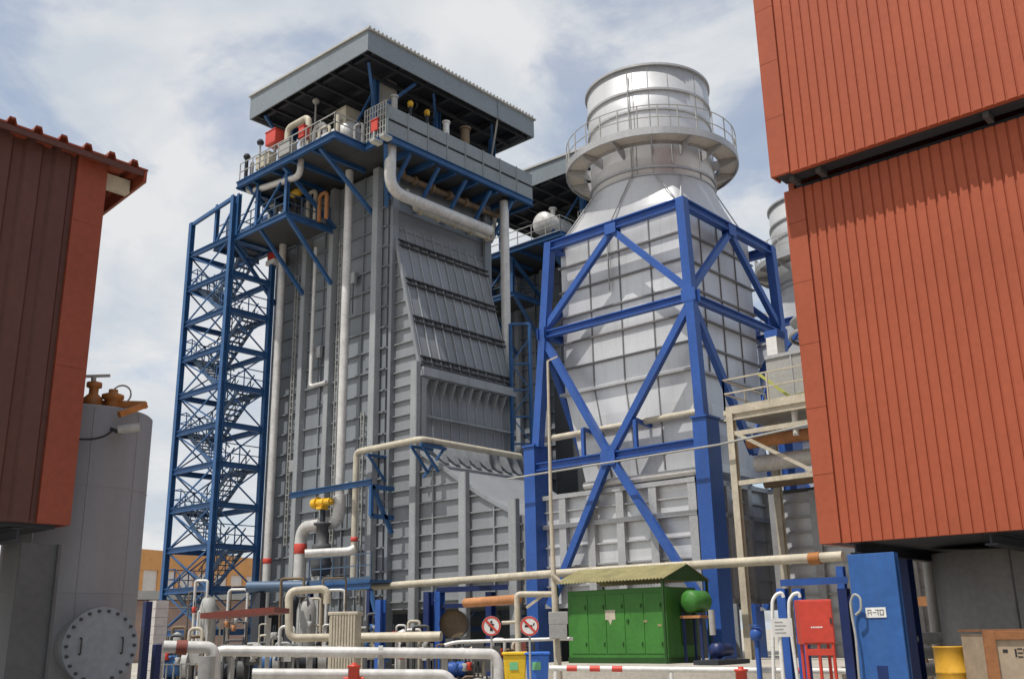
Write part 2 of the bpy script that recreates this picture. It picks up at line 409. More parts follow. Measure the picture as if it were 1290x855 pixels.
# decks, beams, brackets
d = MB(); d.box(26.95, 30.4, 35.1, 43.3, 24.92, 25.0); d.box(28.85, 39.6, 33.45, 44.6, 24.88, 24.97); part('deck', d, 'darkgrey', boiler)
e = MB()
for p, q in (((26.9, 35.05), (26.9, 43.3)), ((26.9, 35.05), (28.8, 35.05)), ((28.8, 33.4), (28.8, 35.05)), ((28.8, 33.4), (39.65, 33.4)), ((39.65, 33.4), (39.65, 44.5)), ((26.9, 43.3), (30.4, 43.3))):
    e.ibeam((*p, 24.85), (*q, 24.85), .2, .34)
for y in (36.9, 38.6, 40.3, 42): e.ibeam((26.95, y, 24.78), (30.4, y, 24.78), .16, .24)
for x in (30.4, 32, 33.6, 35.2, 36.8, 38.3): e.ibeam((x, 33.45, 24.7), (x, YF, 24.7), .18, .3)
part('edge_beam', e, 'stair', boiler)
for x in (30.5, 32.5, 34.5, 36.4, 38.2): part('bracket', MB().bar((x, 33.6, 24.6), (x, YF-.1, 22.6), .16), 'stair', boiler)
for y in (36.4, 39.4, 42.6): part('bracket', MB().bar((27.1, y, 24.7), (30.5, y, 22.3), .18), 'stair', boiler)
part('bracket', MB().bar((28.9, 33.6, 24.6), (30.6, YF, 22.4), .2), 'stair', boiler)
p_ = MB(); n = 8
for i in range(n):
    xa = 28.8+(39.65-28.8)*i/n; xb = 28.8+(39.65-28.8)*(i+1)/n
    p_.box(xa+.012, xb-.012, 33.36, 33.42, 25.06, 25.76); p_.box(xa+.012, xb-.012, 33.36, 33.42, 25.90, 26.6); p_.box(xa-.035, xa+.035, 33.33, 33.358, 25.0, 26.64)
    p_.box(xa-.03, xa+.03, 33.425, 33.49, 25.0, 26.62)
gpp = part('gallery_parapet', p_, 'parapet', boiler)
part('painted_gap_shade', MB().box(28.8, 39.65, 33.43, 33.46, 25.7, 25.95), 'dark', gpp)  # dark strip paints shade into the slot between the panel rows
p_ = MB(); p_.box(39.62, 39.67, 33.5, 44.4, 25.06, 26.6); part('gallery_parapet', p_, 'parapet', boiler)
r_ = MB(); railing(r_, [(26.95, 43.2, 25), (26.95, 35.1, 25), (28.75, 35.1, 25)], step=1.2)
for i in range(9): r_.bar((28.8, 33.5+i*.2, 25), (28.8, 33.5+i*.2, 26.9), .05)
for k in range(6): r_.bar((28.8, 33.45, 25.2+k*.34), (28.8, 35.1, 25.2+k*.34), .04)
part('handrail', r_, 'coolergrey', boiler)
# canopy roof
RX0, RX1, RY0, RY1, RZ = 27.38, 39.85, 33.3, 43.3, 29.0
rf = MB()
rf.box(RX0+.08, RX1-.08, RY0+.08, RY1-.08, 29.55, 29.62)
for i in range(7):
    x = RX0+.6+i*(RX1-RX0-1.2)/6; rf.ibeam((x, RY0+.1, 29.33), (x, RY1-.1, 29.33), .2, .4)
for i in range(8):
    y = RY0+.5+i*(RY1-RY0-1)/7; rf.ibeam((RX0+.1, y, 29.12), (RX1-.1, y, 29.12), .12, .2)
roof_p = part('canopy_roof', rf, 'dark', boiler)
fa = MB()
zl, zc, zr = 30.35, 30.08, 30.15      # fascia tops
fa.prism([(RX0, RY1, RZ), (RX0, RY0, RZ), (RX0, RY0, zc), (RX0, RY1, zl)], (.07, 0, 0))
fa.prism([(RX0+.07, RY0, RZ), (RX1, RY0, RZ), (RX1, RY0, zr), (RX0+.07, RY0, zc)], (0, .07, 0))
fa.prism([(RX1-.07, RY0+.07, RZ), (RX1-.07, RY1, RZ), (RX1-.07, RY1, zl), (RX1-.07, RY0+.07, zr)], (.07, 0, 0))
fa.box(RX0+.07, RX1-.07, RY1-.07, RY1, RZ, zl)
fa.box(36.75, 36.95, RY0-.05, RY0-.003, RZ, zr+.02)
part('fascia', fa, 'roofgrey', roof_p)
ts = MB()
ts.prism([(RX0-.1, RY0-.12, zc+.02), (RX0-.1, RY1+.1, zl+.02), (RX0-.1, RY1+.1, zl+.09), (RX0-.1, RY0-.12, zc+.09)], (RX1-RX0+.2, 0, 0))
nx = 46
for i in range(nx):
    x = RX0+(RX1-RX0)*i/nx; ts.bar((x, RY0-.15, zc+.13), (x, RY1, zl+.13), .11, .09)
part('roof_sheet', ts, 'rooftop', roof_p)
for x, y in ((29.6, 35.3), (38.4, 35.3), (29.6, 42.3), (38.4, 42.3), (34, 35.3), (34, 42.3)):
    c = MB(); c.ibeam((x, y, 24.95), (x, y, 29.1), .3, .3, .04)
    part('roof_post', c, 'stair', boiler)
for a_, b_, w_ in (((29.6, 35.3, 27.2), (28.2, 34.2, 29.05), .14), ((29.6, 35.3, 27.2), (31.2, 34.0, 29.05), .14), ((34, 35.3, 27.2), (32.5, 34, 29.05), .12),
                   ((38.4, 35.3, 27.2), (37, 34, 29.05), .12), ((29.6, 42.3, 27.2), (27.7, 42.3, 29.0), .14), ((29.6, 38.6, 25.2), (29.6, 35.3, 28.7), .1)):
    part('roof_brace', MB().bar(a_, b_, w_), 'stair', boiler)
c = MB(); c.bar((38.0, 35.2, 26.6), (36.85, 33.35, 29.3), .09); part('downpipe', c, 'coolergrey', boiler)
# mid platform on the long side
pz = at(420, 288, 'X', 30.4).z; py = at(420, 288, 'X', 30.4).y
q = MB(); q.box(27.4, 30.3, py, py+6.6, pz-.06, pz); part('side_platform', q, 'darkgrey', boiler)
q = MB()
for a, c in (((27.4, py), (30.35, py)), ((27.4, py), (27.4, py+6.6)), ((27.4, py+6.6), (30.3, py+6.6))): q.ibeam((*a, pz-.15), (*c, pz-.15), .16, .28)
q.bar((27.5, py+.02, pz-.2), (30.4, py+.02, pz-3.1), .17); q.bar((27.5, py+2.4, pz-.2), (30.4, py+2.4, pz-3.1), .17); q.bar((27.5, py+4.9, pz-.2), (30.4, py+4.9, pz-3.1), .17)
for y in (py+.05, py+2.6, py+4.4, py+6.5): q.ibeam((27.4, y, pz), (27.4, y, 24.7), .2, .2)
q.bar((27.4, py+2.6, 24.6), (27.4, py+4.4, pz+.1), .1); q.bar((27.4, py+4.4, 24.6), (27.4, py+6.5, pz+.1), .1); q.bar((27.4, py+.05, 24.6), (27.4, py+2.6, pz+.1), .1)
part('edge_beam', q, 'stair', boiler)
q = MB(); railing(q, [(30.2, py+.05, pz), (27.45, py+.05, pz), (27.45, py+6.5, pz)], step=1.0); part('handrail', q, 'tread', boiler)

# ================================================================== STAIR TOWER
SX, SY, SX2, SY2 = 27.2, 44.0, 29.85, 48.15
tower = thing('stair_tower', 'nearer tall open blue stair tower with zigzag flights, standing against the sky', 'stair tower', ((SX+SX2)/2, (SY+SY2)/2, 0), 'stair towers')
ztop = {(SX, SY): 24.6, (SX, SY2): 24.2, (SX2, SY): 24.6, (SX2, SY2): 24.2}
for (x, y), zt in ztop.items():
    c = MB(); c.ibeam((x, y, 0), (x, y, zt), .27, .27, .04); part('leg', c, 'stair', tower)
LV = [1.9+2.03*i for i in range(11)]
bm = MB(); br = MB()
def side(p, q, zs, x=True):
    for i, z in enumerate(zs):
        bm.ibeam((*p, z), (*q, z), .18, .28, .03)
        if x and i+1 < len(zs):
            z2 = zs[i+1]; mid = ((p[0]+q[0])/2, (p[1]+q[1])/2)
            br.bar((*p, z), (*q, z2), .065); br.bar((*q, z), (*p, z2), .065)
side((SX, SY), (SX, SY2), LV); side((SX, SY), (SX2, SY), LV); side((SX2, SY), (SX2, SY2), LV, False); side((SX, SY2), (SX2, SY2), LV)
bm.bar((SX, SY2, 24.1), (SX, SY, 24.5), .16, .2); bm.bar((SX2, SY2, 24.1), (SX2, SY, 24.5), .16, .2)
part('cross_beam', bm, 'stair', tower); part('diagonal_bracing', br, 'stair', tower)
for i, z in enumerate(LV[:-1]):
    z2 = LV[i+1]; ya, yb = (SY+.75, SY2-.75) if i % 2 == 0 else (SY2-.75, SY+.75)
    x0 = SX+.2 if i % 2 == 0 else SX+1.45
    fl = MB()
    for xx in (x0, x0+.95):
        fl.bar((xx, ya, z+.05), (xx, yb, z2+.05), .05, .26)
        fl.bar((xx, ya, z+1.05), (xx, yb, z2+1.05), .05); fl.bar((xx, ya, z+.6), (xx, yb, z2+.6), .035)
        for k in range(4):
            t = (k+.5)/4; yy = ya+(yb-ya)*t; z0 = z+(z2-z)*t; fl.bar((xx, yy, z0), (xx, yy, z0+1.05), .045)
    for k in range(9):
        t = (k+.5)/9; yy = ya+(yb-ya)*t; z0 = z+(z2-z)*t; fl.box(x0+.03, x0+.92, yy-.13, yy+.13, z0, z0+.035)
    part('stair_flight', fl, 'tread', tower)
    ld = MB(); yl = (SY2-.75, SY2-.05) if i % 2 == 0 else (SY+.05, SY+.75)
    ld.box(SX+.1, SX2-.1, yl[0], yl[1], z2, z2+.05)
    yo = yl[1] if i % 2 == 0 else yl[0]
    railing(ld, [(SX+.12, yl[0], z2), (SX+.12, yl[1], z2)], toe=False); railing(ld, [(SX+.12, yo, z2), (SX2-.12, yo, z2)], toe=False)
    part('landing', ld, 'stair', tower)

# ================================================================== BYPASS STACK
AX, AY, RS = 34.45, 22.05, 2.69
BX0, BX1, BY0, BY1 = 31.75, 37.15, 19.1, 25.2
stack = thing('bypass_stack', 'nearer silver exhaust stack with ring gallery, on a panelled square duct inside a blue frame', 'chimney', (AX, AY, 0), 'exhaust stacks')
b = MB(); b.box(BX0, BX1, BY0, BY1, 11.05, 17.75)
# pull-in hopper and low diverter box
def frustum(mb, a, za, c, zc):
    (x0, x1, y0, y1), (u0, u1, w0, w1) = a, c
    vs = [(x0, y0, za), (x1, y0, za), (x1, y1, za), (x0, y1, za), (u0, w0, zc), (u1, w0, zc), (u1, w1, zc), (u0, w1, zc)]
    mb.add(vs, [(0, 3, 2, 1), (4, 5, 6, 7), (0, 1, 5, 4), (1, 2, 6, 5), (2, 3, 7, 6), (3, 0, 4, 7)])
frustum(b, (BX0+.05, BX1-.05, BY0+.05, BY1-.85, ), 7.35, (BX0+.02, BX1-.02, BY0+.02, BY1-.02), 11.03)
part('duct_box', b, 'alupanel', stack)
rb = MB()
def band(mb, x0, x1, y0, y1, z, w=.1, h=.07):
    mb.box(x0-w, x1+w, y0-w, y0-.002, z, z+h); mb.box(x0-w, x1+w, y1+.002, y1+w, z, z+h)
    mb.box(x0-w, x0-.002, y0, y1, z, z+h); mb.box(x1+.002, x1+w, y0, y1, z, z+h)
for z in (17.68, 16.6, 15.47, 14.34, 13.2, 12.1): band(rb, BX0, BX1, BY0, BY1, z)
lip = MB(); band(lip, BX0, BX1, BY0, BY1, 11.0, .17, .1); part('lip_flange', lip, 'alurib', stack)
band(rb, BX0+.02, BX1-.02, BY0+.02, BY1-.3, 9.3, .1, .06)
for i in (1, 2, 3):
    y = BY0+(BY1-BY0)*i/4; rb.box(BX0-.04, BX0-.001, y-.025, y+.025, 11.1, 17.7)
    x = BX0+(BX1-BX0)*i/4; rb.box(x-.025, x+.025, BY0-.04, BY0-.001, 11.1, 17.7)
    y2 = BY0+.2+(BY1-BY0-1.1)*i/4; rb.bar((BX0+.02, y, 11.0), (BX0+.03, y2, 7.4), .05)
part('stiffener', rb, 'darkrib', stack)
lo = MB(); lo.box(31.35, 37.5, 18.95, 26.95, 2.6, 6.85); part('diverter_box', lo, 'alupanel', stack)
lr = MB()
for y in (18.9, 20.6, 22.1, 23.5, 24.9, 26.5): lr.box(31.12, 31.345, y, y+.34, 2.5, 6.9)
for z in (2.5, 5.55, 6.72): lr.box(31.1, 31.34, 18.9, 26.95, z, z+.17); lr.box(31.35, 37.5, 18.72, 18.94, z, z+.17)
for z in (3.3, 4.05, 4.8, 6.2): lr.box(31.23, 31.343, 19, 26.9, z, z+.06); lr.box(31.35, 37.5, 18.83, 18.945, z, z+.06)
for x in (31.4, 33, 34.6, 36.2, 37.2): lr.box(x, x+.3, 18.72, 18.943, 2.5, 6.9)
part('diverter_rib', lr, 'alurib', stack)
# square to round transition
cn = MB(); n = 64; lowr = []; hi = []
hx, hy = (BX1-BX0)/2, (BY1-BY0)/2; mx_, my_ = (BX0+BX1)/2, (BY0+BY1)/2
for k in range(n):
    a = 2*PI*k/n+PI/4/16
    cxx, syy = math.cos(a), math.sin(a); t = min(hx/abs(cxx) if abs(cxx) > 1e-6 else 9e9, hy/abs(syy) if abs(syy) > 1e-6 else 9e9)
    lowr.append((mx_+cxx*t, my_+syy*t, 17.8)); hi.append((AX+RS*math.cos(a), AY+RS*math.sin(a), 19.75))
for j in range(4):
    t0, t1 = j/4, (j+1)/4
    cn.add([V3(lowr[k]).lerp(V3(hi[k]), t0) for k in range(n)]+[V3(lowr[k]).lerp(V3(hi[k]), t1) for k in range(n)],
           [(k, (k+1) % n, (k+1) % n+n, k+n) for k in range(n)], True)
cone = part('transition_cone', cn, 'alu', stack)
for ax_, ay_ in ((BX0, BY0), (BX1, BY0), (BX0, BY1)):
    dx, dy = ax_-AX, ay_-AY; dd = math.hypot(dx, dy)
    sm = MB()
    for s_ in (-.14, .14):
        a = math.atan2(dy, dx)+s_*1.5
        sm.bar((ax_, ay_, 17.82), (AX+(RS+.02)*math.cos(a), AY+(RS+.02)*math.sin(a), 19.75), .04)
    part('seam', sm, 'alurib', cone)
cy = MB(); cy.lathe((AX, AY, 0), [(RS-.07, 19.7), (RS, 19.74), (RS, 21.5), (RS+.01, 22.7), (RS+.03, 24.9), (RS-.05, 24.9), (RS-.06, 20)], 96)
cyl = part('stack_cylinder', cy, 'alu', stack)
rg = MB()
for z, w, h in ((24.82, .12, .1), (23.65, .09, .1), (22.72, .07, .09), (20.02, .1, .1), (19.72, .05, .06)):
    rg.lathe((AX, AY, 0), [(RS+.005, z), (RS+w, z), (RS+w, z+h), (RS+.005, z+h)], 96, smooth=False)
for a in (200, 214, 232, 262, 300):
    a = math.radians(a); x, y = AX+(RS+.02)*math.cos(a), AY+(RS+.02)*math.sin(a); rg.bar((x, y, 19.8), (x, y, 24.8), .035)
part('stiffening_ring', rg, 'alurib', cyl)
cd = MB(); a = math.radians(196)
cd.tube([(AX+(RS+.12)*math.cos(a), AY+(RS+.12)*math.sin(a), 24.6), (AX+(RS+.12)*math.cos(a), AY+(RS+.12)*math.sin(a), 19.8), (BX0-.12, 22.6, 17.7), (BX0-.14, 22.6, 15)], .03, 6)
for z in (18.3, 18.9, 19.5): cd.box(31.9+.1*(z-18.3), 32.2+.1*(z-18.3), 22.0, 22.3, z, z+.25)
part('conduit', cd, 'coolergrey', stack)
RO = 3.74
rp = MB(); rp.lathe((AX, AY, 0), [(RS+.32, 21.45), (RO, 21.45), (RO, 21.56), (RS+.32, 21.56), (RS+.32, 21.45)], 96, smooth=False)
drop = lambda mb: mb.v.__setitem__(slice(None), [(x, y, z-.33) for x, y, z in mb.v])
drop(rp)
ring = part('ring_gallery', rp, 'beige', stack)
rk = MB()
for k in range(14):
    a = 2*PI*(k+.3)/14; c_, s_ = math.cos(a), math.sin(a)
    rk.prism([(AX+(RS+.02)*c_, AY+(RS+.02)*s_, 20.95), (AX+(RO-.02)*c_, AY+(RO-.02)*s_, 21.3), (AX+(RO-.02)*c_, AY+(RO-.02)*s_, 21.44), (AX+(RS+.02)*c_, AY+(RS+.02)*s_, 21.44)], (-s_*.06, c_*.06, 0))
rk.lathe((AX, AY, 0), [(RO+.002, 21.36), (RO+.06, 21.36), (RO+.06, 21.68), (RO+.002, 21.68)], 96, smooth=False)
rk.lathe((AX, AY, 0), [(RS+.28, 21.3), (RS+.318, 21.3), (RS+.318, 21.58), (RS+.28, 21.58)], 96, smooth=False)
drop(rk); part('gallery_bracket', rk, 'alurib', ring)
hr = MB()
for k in range(28):
    a = 2*PI*k/28; x, y = AX+RO*math.cos(a), AY+RO*math.sin(a); hr.bar((x, y, 21.56), (x, y, 22.72), .04)
for z in (22.15, 22.7):
    hr.tube([(AX+RO*math.cos(2*PI*k/64), AY+RO*math.sin(2*PI*k/64), z) for k in range(65)], .022, 5, cap=False)
drop(hr); part('handrail', hr, 'coolergrey', ring)

# ---- bright blue support frame
FX, FY, FX2, FY2 = 30.9, 18.5, 38.0, 25.1
frame = thing('stack_frame', 'nearer bright blue braced steel frame around the square duct of the silver stack', 'support frame', ((FX+FX2)/2, (FY+FY2)/2, 0), 'stack frames')
def lp(k, z):
    """position of leg k at height z; legs lean slightly outwards going down"""
    sx = -1 if k in (0, 1) else 1; sy = -1 if k in (0, 3) else 1
    x = FX if sx < 0 else FX2; y = FY if sy < 0 else FY2
    t = max(0, 17.4-z)/8.5
    if sy > 0: return V3((x, y+t*.95, z))
    return V3((x, y-t*.22, z))
ZT, ZM, ZL = 17.4, 13.55, 8.05
for k in range(4):
    c = MB(); c.bar(lp(k, 17.58), lp(k, 8.9), .36, .36, (0, 1, 0)); part('leg', c, 'blue', frame)
    p = lp(k, 8.9); c = MB(); sx = 1 if k in (0, 1) else -1; yy = p.y + (.3 if k in (1, 2) else 0)
    c.box(min(p.x-.22*sx, p.x+0.68*sx), max(p.x-.22*sx, p.x+0.68*sx), yy-.27, yy+.3, 0, 8.9)
    c.box(min(p.x-.28*sx, p.x+0.73*sx), max(p.x-.28*sx, p.x+0.73*sx), yy-.32, yy+.35, 8.902, 8.98)
    part('lower_leg', c, 'blue', frame)
def beam(p, q, w=.28, h=.3, nm='beam'):
    c = MB(); c.ibeam(p, q, w, h, .05) if nm == 'beam' else c.bar(p, q, w, h); part(nm, c, 'blue', frame)
def mid(a, b, t=.5): return V3(a).lerp(V3(b), t)
for k in range(4):
    l = (k+1) % 4
    beam(lp(k, ZT), lp(l, ZT), .3, .38); beam(lp(k, ZM), lp(l, ZM), .26, .3)
    off = .0
    tm = mid(lp(k, ZT-.2), lp(l, ZT-.2))
    beam(tm, lp(k, ZM+.25), .22, .26, 'brace'); beam(tm, lp(l, ZM+.25), .22, .26, 'brace')
    if k in (0, 2):
        a, c = lp(k, 8.05), lp(l, 8.05); beam(a, c, .26, .32)
        cr = mid(a, c, .53 if k == 0 else .47)
        beam(lp(k, ZM-.2), cr, .24, .28, 'brace'); beam(lp(l, ZM-.2), cr, .24, .28, 'brace')
        for e_ in (0, 1):
            f = a if e_ == 0 else c
            foot = V3((f.x, cr.y+(f.y-cr.y)*(.93 if e_ == 0 else .45)/1.0, 3.3 if e_ == 0 else 3.3)) if False else V3((f.x, cr.y+(f.y-cr.y)*.86, 2.6))
            beam(cr, foot, .24, .28, 'brace')
    else:
        a, c = lp(k, ZM-.2), lp(l, ZM-.2); low = mid(lp(k, 8.05), lp(l, 8.05))
        beam(a, low, .24, .28, 'brace'); beam(c, low, .24, .28, 'brace')
def gusset(p, ax, s=.27):
    q = MB()
    for o in (-.19, .16):
        if ax == 'x': q.box(p.x+o, p.x+o+.03, p.y-s, p.y+s, p.z-s*1.05, p.z+s*.6)
        else: q.box(p.x-s, p.x+s, p.y+o, p.y+o+.03, p.z-s*1.05, p.z+s*.6)
    part('gusset_plate', q, 'blue', frame)
for k in range(4):
    ax = 'x' if k in (0, 2) else 'y'; l = (k+1) % 4
    gusset(mid(lp(k, ZT-.1), lp(l, ZT-.1)), ax)
    if ax == 'x': gusset(mid(lp(k, 8.05), lp(l, 8.05), .53 if k == 0 else .47), ax, .34)
    gusset(lp(k, ZM+.1), ax, .30)
for y in (23.7, 21.2): part('pipe_bracket', MB().bar((FX, y, 8.2), (FX, y, 9.3), .14).bar((FX, y, 9.3), (FX+.9, y-.1, 9.15), .14), 'blue', frame)

# ================================================================== SECOND UNIT BEHIND
DX = 17.3
o = copy_tree(boiler, (DX, 0, 0)); tag(o, 'second grey boiler block with canopy roof, partly hidden behind the silver stack')
o = copy_tree(tower, (DX, 0, 0)); tag(o, 'second blue stair tower, seen in the gap between boiler and silver stack')
o = copy_tree(stack, (DX, 0, 0)); tag(o, 'second silver exhaust stack peeping out beside the red cladding edge')
o = copy_tree(frame, (DX, 0, 0)); tag(o, 'second blue stack frame, mostly hidden behind the first stack and red building')

FH = V3((CF.x, CF.y, 0)).normalized(); RH = V3((CR.x, CR.y, 0)).normalized(); UP = V3((0, 0, 1))
def gp(x, D): p = at(x, 800, 'D', D); return V3((p.x, p.y, 0))     # ground point under a photo column at distance D
def zz_(x, y, D): return at(x, y, 'D', D).z
def vpipe(name, x, y, ax, v, z0, z1, r, material, label, cat='pipe', **k):
    p = at(x, y, ax, v); m_ = MB().tube([(p.x, p.y, z0), (p.x, p.y, z1)], r, 16); return single(name, m_, material, label, cat, **k), p

# ================================================================== PIPES ON THE BOILER
PW = 'white pipes on the boiler'
p = at(347, 500, 'X', 29.85)
t = thing('riser_pipe', 'long thin white riser pipe with a red band, beside the nearer stair tower', 'pipe', (p.x, p.y, 0), PW)
part('pipe_run', MB().tube([(p.x, p.y, 1.2), (p.x, p.y, 24.3)], .2, 16), 'whitepipe', t)
zb = at(340, 706, 'X', 29.85).z; part('colour_band', MB().lathe((p.x, p.y, zb), [(.205, -.13), (.215, -.12), (.215, .12), (.205, .13)], 20), 'bandred', t)
p = at(433.5, 440, 'X', 29.8); e1 = at(426, 657, 'X', 29.8); e2 = at(380, 657, 'X', 29.8)
t = thing('main_riser', 'white riser pipe on the boiler wall, bending left above a thick red band', 'pipe', (p.x, p.y, 0), PW)
part('pipe_run', MB().tube([(p.x, p.y, e1.z+.1), (p.x, p.y, 24.75)], .215, 18), 'whitepipe', t)
part('pipe_bend', MB().tube([(p.x, p.y, e1.z+1.2), (p.x, p.y, e1.z), (p.x, e2.y, e1.z), (p.x, e2.y, 1.0)], .30, 18, .75), 'whitepipe', t)
zb = at(380, 691, 'X', 29.8).z; part('colour_band', MB().lathe((p.x, e2.y, zb), [(.302, -.24), (.315, -.22), (.315, .22), (.302, .24)], 24), 'bandred', t)
yv = 33.95; a = at(491, 240, 'Y', yv); c = at(617, 293, 'Y', yv)
single('elbow_pipe', MB().tube([(a.x, yv, 24.85), (a.x, yv, a.z), (c.x, yv, a.z)], .29, 20, .9), 'whitepipe', 'fat white elbow pipe dropping from the gallery and running under it', 'pipe', PW)
p = at(637, 370, 'Y', 34.1); z0 = at(640, 484, 'Y', 34.1).z
single('drop_pipe', MB().tube([(p.x, p.y, z0), (p.x, p.y, 24.65)], .25, 18), 'whitepipe', 'straight white pipe hanging from the right end of the gallery', 'pipe', PW)
a, b_, c = at(398, 312, 'X', 30.25), at(391, 487, 'X', 30.25), at(411, 481, 'X', 30.25)
single('small_pipe', MB().tube([(30.25, b_.y, a.z), (30.25, b_.y, b_.z), (30.25, c.y, b_.z)], .105, 12, .2), 'whitepipe', 'slim pale pipe between wall columns, turning right halfway down the boiler', 'pipe', PW)
xq = 27.5; a = at(378, 222, 'X', xq); b_ = at(312, 251, 'X', xq)
single('offset_pipe', MB().tube([(xq, a.y, 25.6), (xq, a.y, a.z), (xq, b_.y, b_.z+.4), (xq, b_.y, 25.4)], .17, 14, .5), 'whitepipe', 'white offset pipe looping under the upper left platform of the boiler', 'pipe', PW)
XQ = 29.75; cn_ = at(530, 553, 'X', XQ); l0 = at(449, 574, 'X', XQ); zc_ = cn_.z
t = thing('cream_pipe', 'cream pipe wrapping the boiler corner on blue brackets, below the sloping cladding', 'pipe', (XQ, l0.y, 0), PW)
part('pipe_run', MB().tube([(XQ, l0.y, 3.9), (XQ, l0.y, zc_), (XQ, cn_.y, zc_), (at(655, 577, 'Y', cn_.y).x, cn_.y, zc_)], .15, 14, .3), 'cream', t)
zb = at(447, 679, 'X', XQ).z; part('colour_band', MB().lathe((XQ, l0.y, zb), [(.152, -.1), (.165, -.09), (.165, .09), (.152, .1)], 16), 'bandred', t)
for yy in (cn_.y+.55, cn_.y-.1, l0.y-.9):
    k = MB(); k.bar((XQ-.1, yy, zc_-.25), (31, yy, zc_-.25), .12); k.bar((XQ-.05, yy, zc_-.25), (30.75, yy, zc_-1.35), .1); part('pipe_bracket', k, 'stair', t)
k = MB(); k.bar((XQ, cn_.y+.0, zc_-.25), (31.3, cn_.y, zc_-.25), .12); k.bar((31.2, cn_.y, zc_-.25), (30.75, cn_.y+.9, zc_-1.5), .1); part('pipe_bracket', k, 'stair', t)
# clutter of runs in the shade under the gallery
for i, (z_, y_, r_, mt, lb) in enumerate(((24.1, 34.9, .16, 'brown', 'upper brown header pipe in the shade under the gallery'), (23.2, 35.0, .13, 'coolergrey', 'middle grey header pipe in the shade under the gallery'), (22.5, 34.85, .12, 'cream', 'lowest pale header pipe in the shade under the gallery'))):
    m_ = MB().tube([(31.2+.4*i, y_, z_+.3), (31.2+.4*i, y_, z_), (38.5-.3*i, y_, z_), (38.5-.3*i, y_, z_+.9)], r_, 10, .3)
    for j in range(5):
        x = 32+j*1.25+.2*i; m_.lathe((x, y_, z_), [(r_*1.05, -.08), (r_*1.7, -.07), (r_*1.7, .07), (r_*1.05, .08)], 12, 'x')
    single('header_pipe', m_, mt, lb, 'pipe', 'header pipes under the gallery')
BW = 'fittings on the boiler wall'
for y, z0, z1, lb in ((38.75, 3, 21.5, 'vertical cable tray on the boiler wall between main riser and small pipe'), (42.45, 6, 20.5, 'vertical cable tray on the boiler wall nearest the stair tower'), (36.65, 3, 12, 'short cable tray on the boiler wall nearest its front column')):
    q = MB(); q.box(30.50, 30.56, y, y+.04, z0, z1); q.box(30.50, 30.56, y+.22, y+.26, z0, z1); z = z0+.1
    while z < z1: q.box(30.52, 30.55, y+.041, y+.219, z, z+.04); z += .35
    single('cable_tray', q, 'coolergrey', lb, 'cable tray', BW)
for y, z, lb in ((40.2, 15.4, 'pale junction box high on the boiler wall left of centre'), (37.55, 18.8, 'pale junction box highest on the boiler wall by the main riser'), (37.5, 8.1, 'pale junction box low on the boiler wall by the main riser'), (42.0, 9.7, 'pale junction box low on the boiler wall near the stair tower')):
    t = thing('junction_box', lb, 'junction box', (30.5, y, z), BW)
    part('box_body', MB().box(30.4, 30.6, y, y+.42, z, z+.6), 'alurib', t, bevel=.02); part('gland', MB().tube([(30.5, y+.2, z-.002), (30.5, y+.2, z-1.6)], .03, 8), 'darkgrey', t)
# deck plant
def vessel(name, c, r, ln, ax, mt, label, cat='vessel', grp=None):
    t = thing(name, label, cat, (c[0], c[1], c[2]-r-.3), grp)
    s_ = MB(); s_.lathe(c, [(.001, -ln/2-r*.45), (r*.55, -ln/2-r*.38), (r*.9, -ln/2-r*.18), (r, -ln/2), (r, ln/2), (r*.9, ln/2+r*.18), (r*.55, ln/2+r*.38), (.001, ln/2+r*.45)], 28, ax)
    part('shell', s_, mt, t)
    for s in (-.3, .3):
        d = MB(); o = V3(c); dv = V3((ln*s, 0, 0)) if ax == 'x' else V3((0, ln*s, 0)); q = o+dv
        hx_, hy_ = (.1, r*.8) if ax == 'x' else (r*.8, .1)
        d.box(q.x-hx_, q.x+hx_, q.y-hy_, q.y+hy_, c[2]-r-.3, c[2]-r*.5); part('saddle', d, 'stair', t)
    nz = MB(); nz.tube([(c[0], c[1], c[2]+r*.9), (c[0], c[1], c[2]+r+.55)], .16, 12); nz.lathe((c[0], c[1], c[2]+r+.5), [(.001, 0), (.26, 0), (.26, .09), (.001, .09)], 14, smooth=False); part('nozzle', nz, mt, t)
    return t
v1 = at(414, 158, 'X', 28.4); vessel('steam_drum', (29.0, v1.y, 26.1), .72, 2.4, 'y', 'whitepipe', 'pale rounded drum on the upper left platform near the gallery corner', 'vessel', 'drums on the boiler decks')
v2 = at(697, 287, 'X', 46.0); vessel('steam_drum', (46.0, v2.y, v2.z), .75, 2.2, 'x', 'whitepipe', 'round white drum end on the second boiler deck, in the gap', 'vessel', 'drums on the boiler decks')
def arch(px0, px1, py0, py1, X, r, mt, lb):
    a = at(px0, py1, 'X', X); b2 = at(px1, py1, 'X', X); zt = at((px0+px1)/2, py0, 'X', X).z
    return single('vent_pipe', MB().tube([(X, a.y, 25.02), (X, a.y, zt), (X, b2.y, zt), (X, b2.y, 25.02)], r, 12, .4), mt, lb, 'pipe', 'vent pipes on the upper platform')
arch(362, 388, 155, 180, 28.0, .17, 'cream', 'cream arched vent pipe between two red boxes on the upper platform')
arch(396, 409, 158, 170, 28.6, .12, 'white', 'small white arched pipe left of the pale drum on the platform')
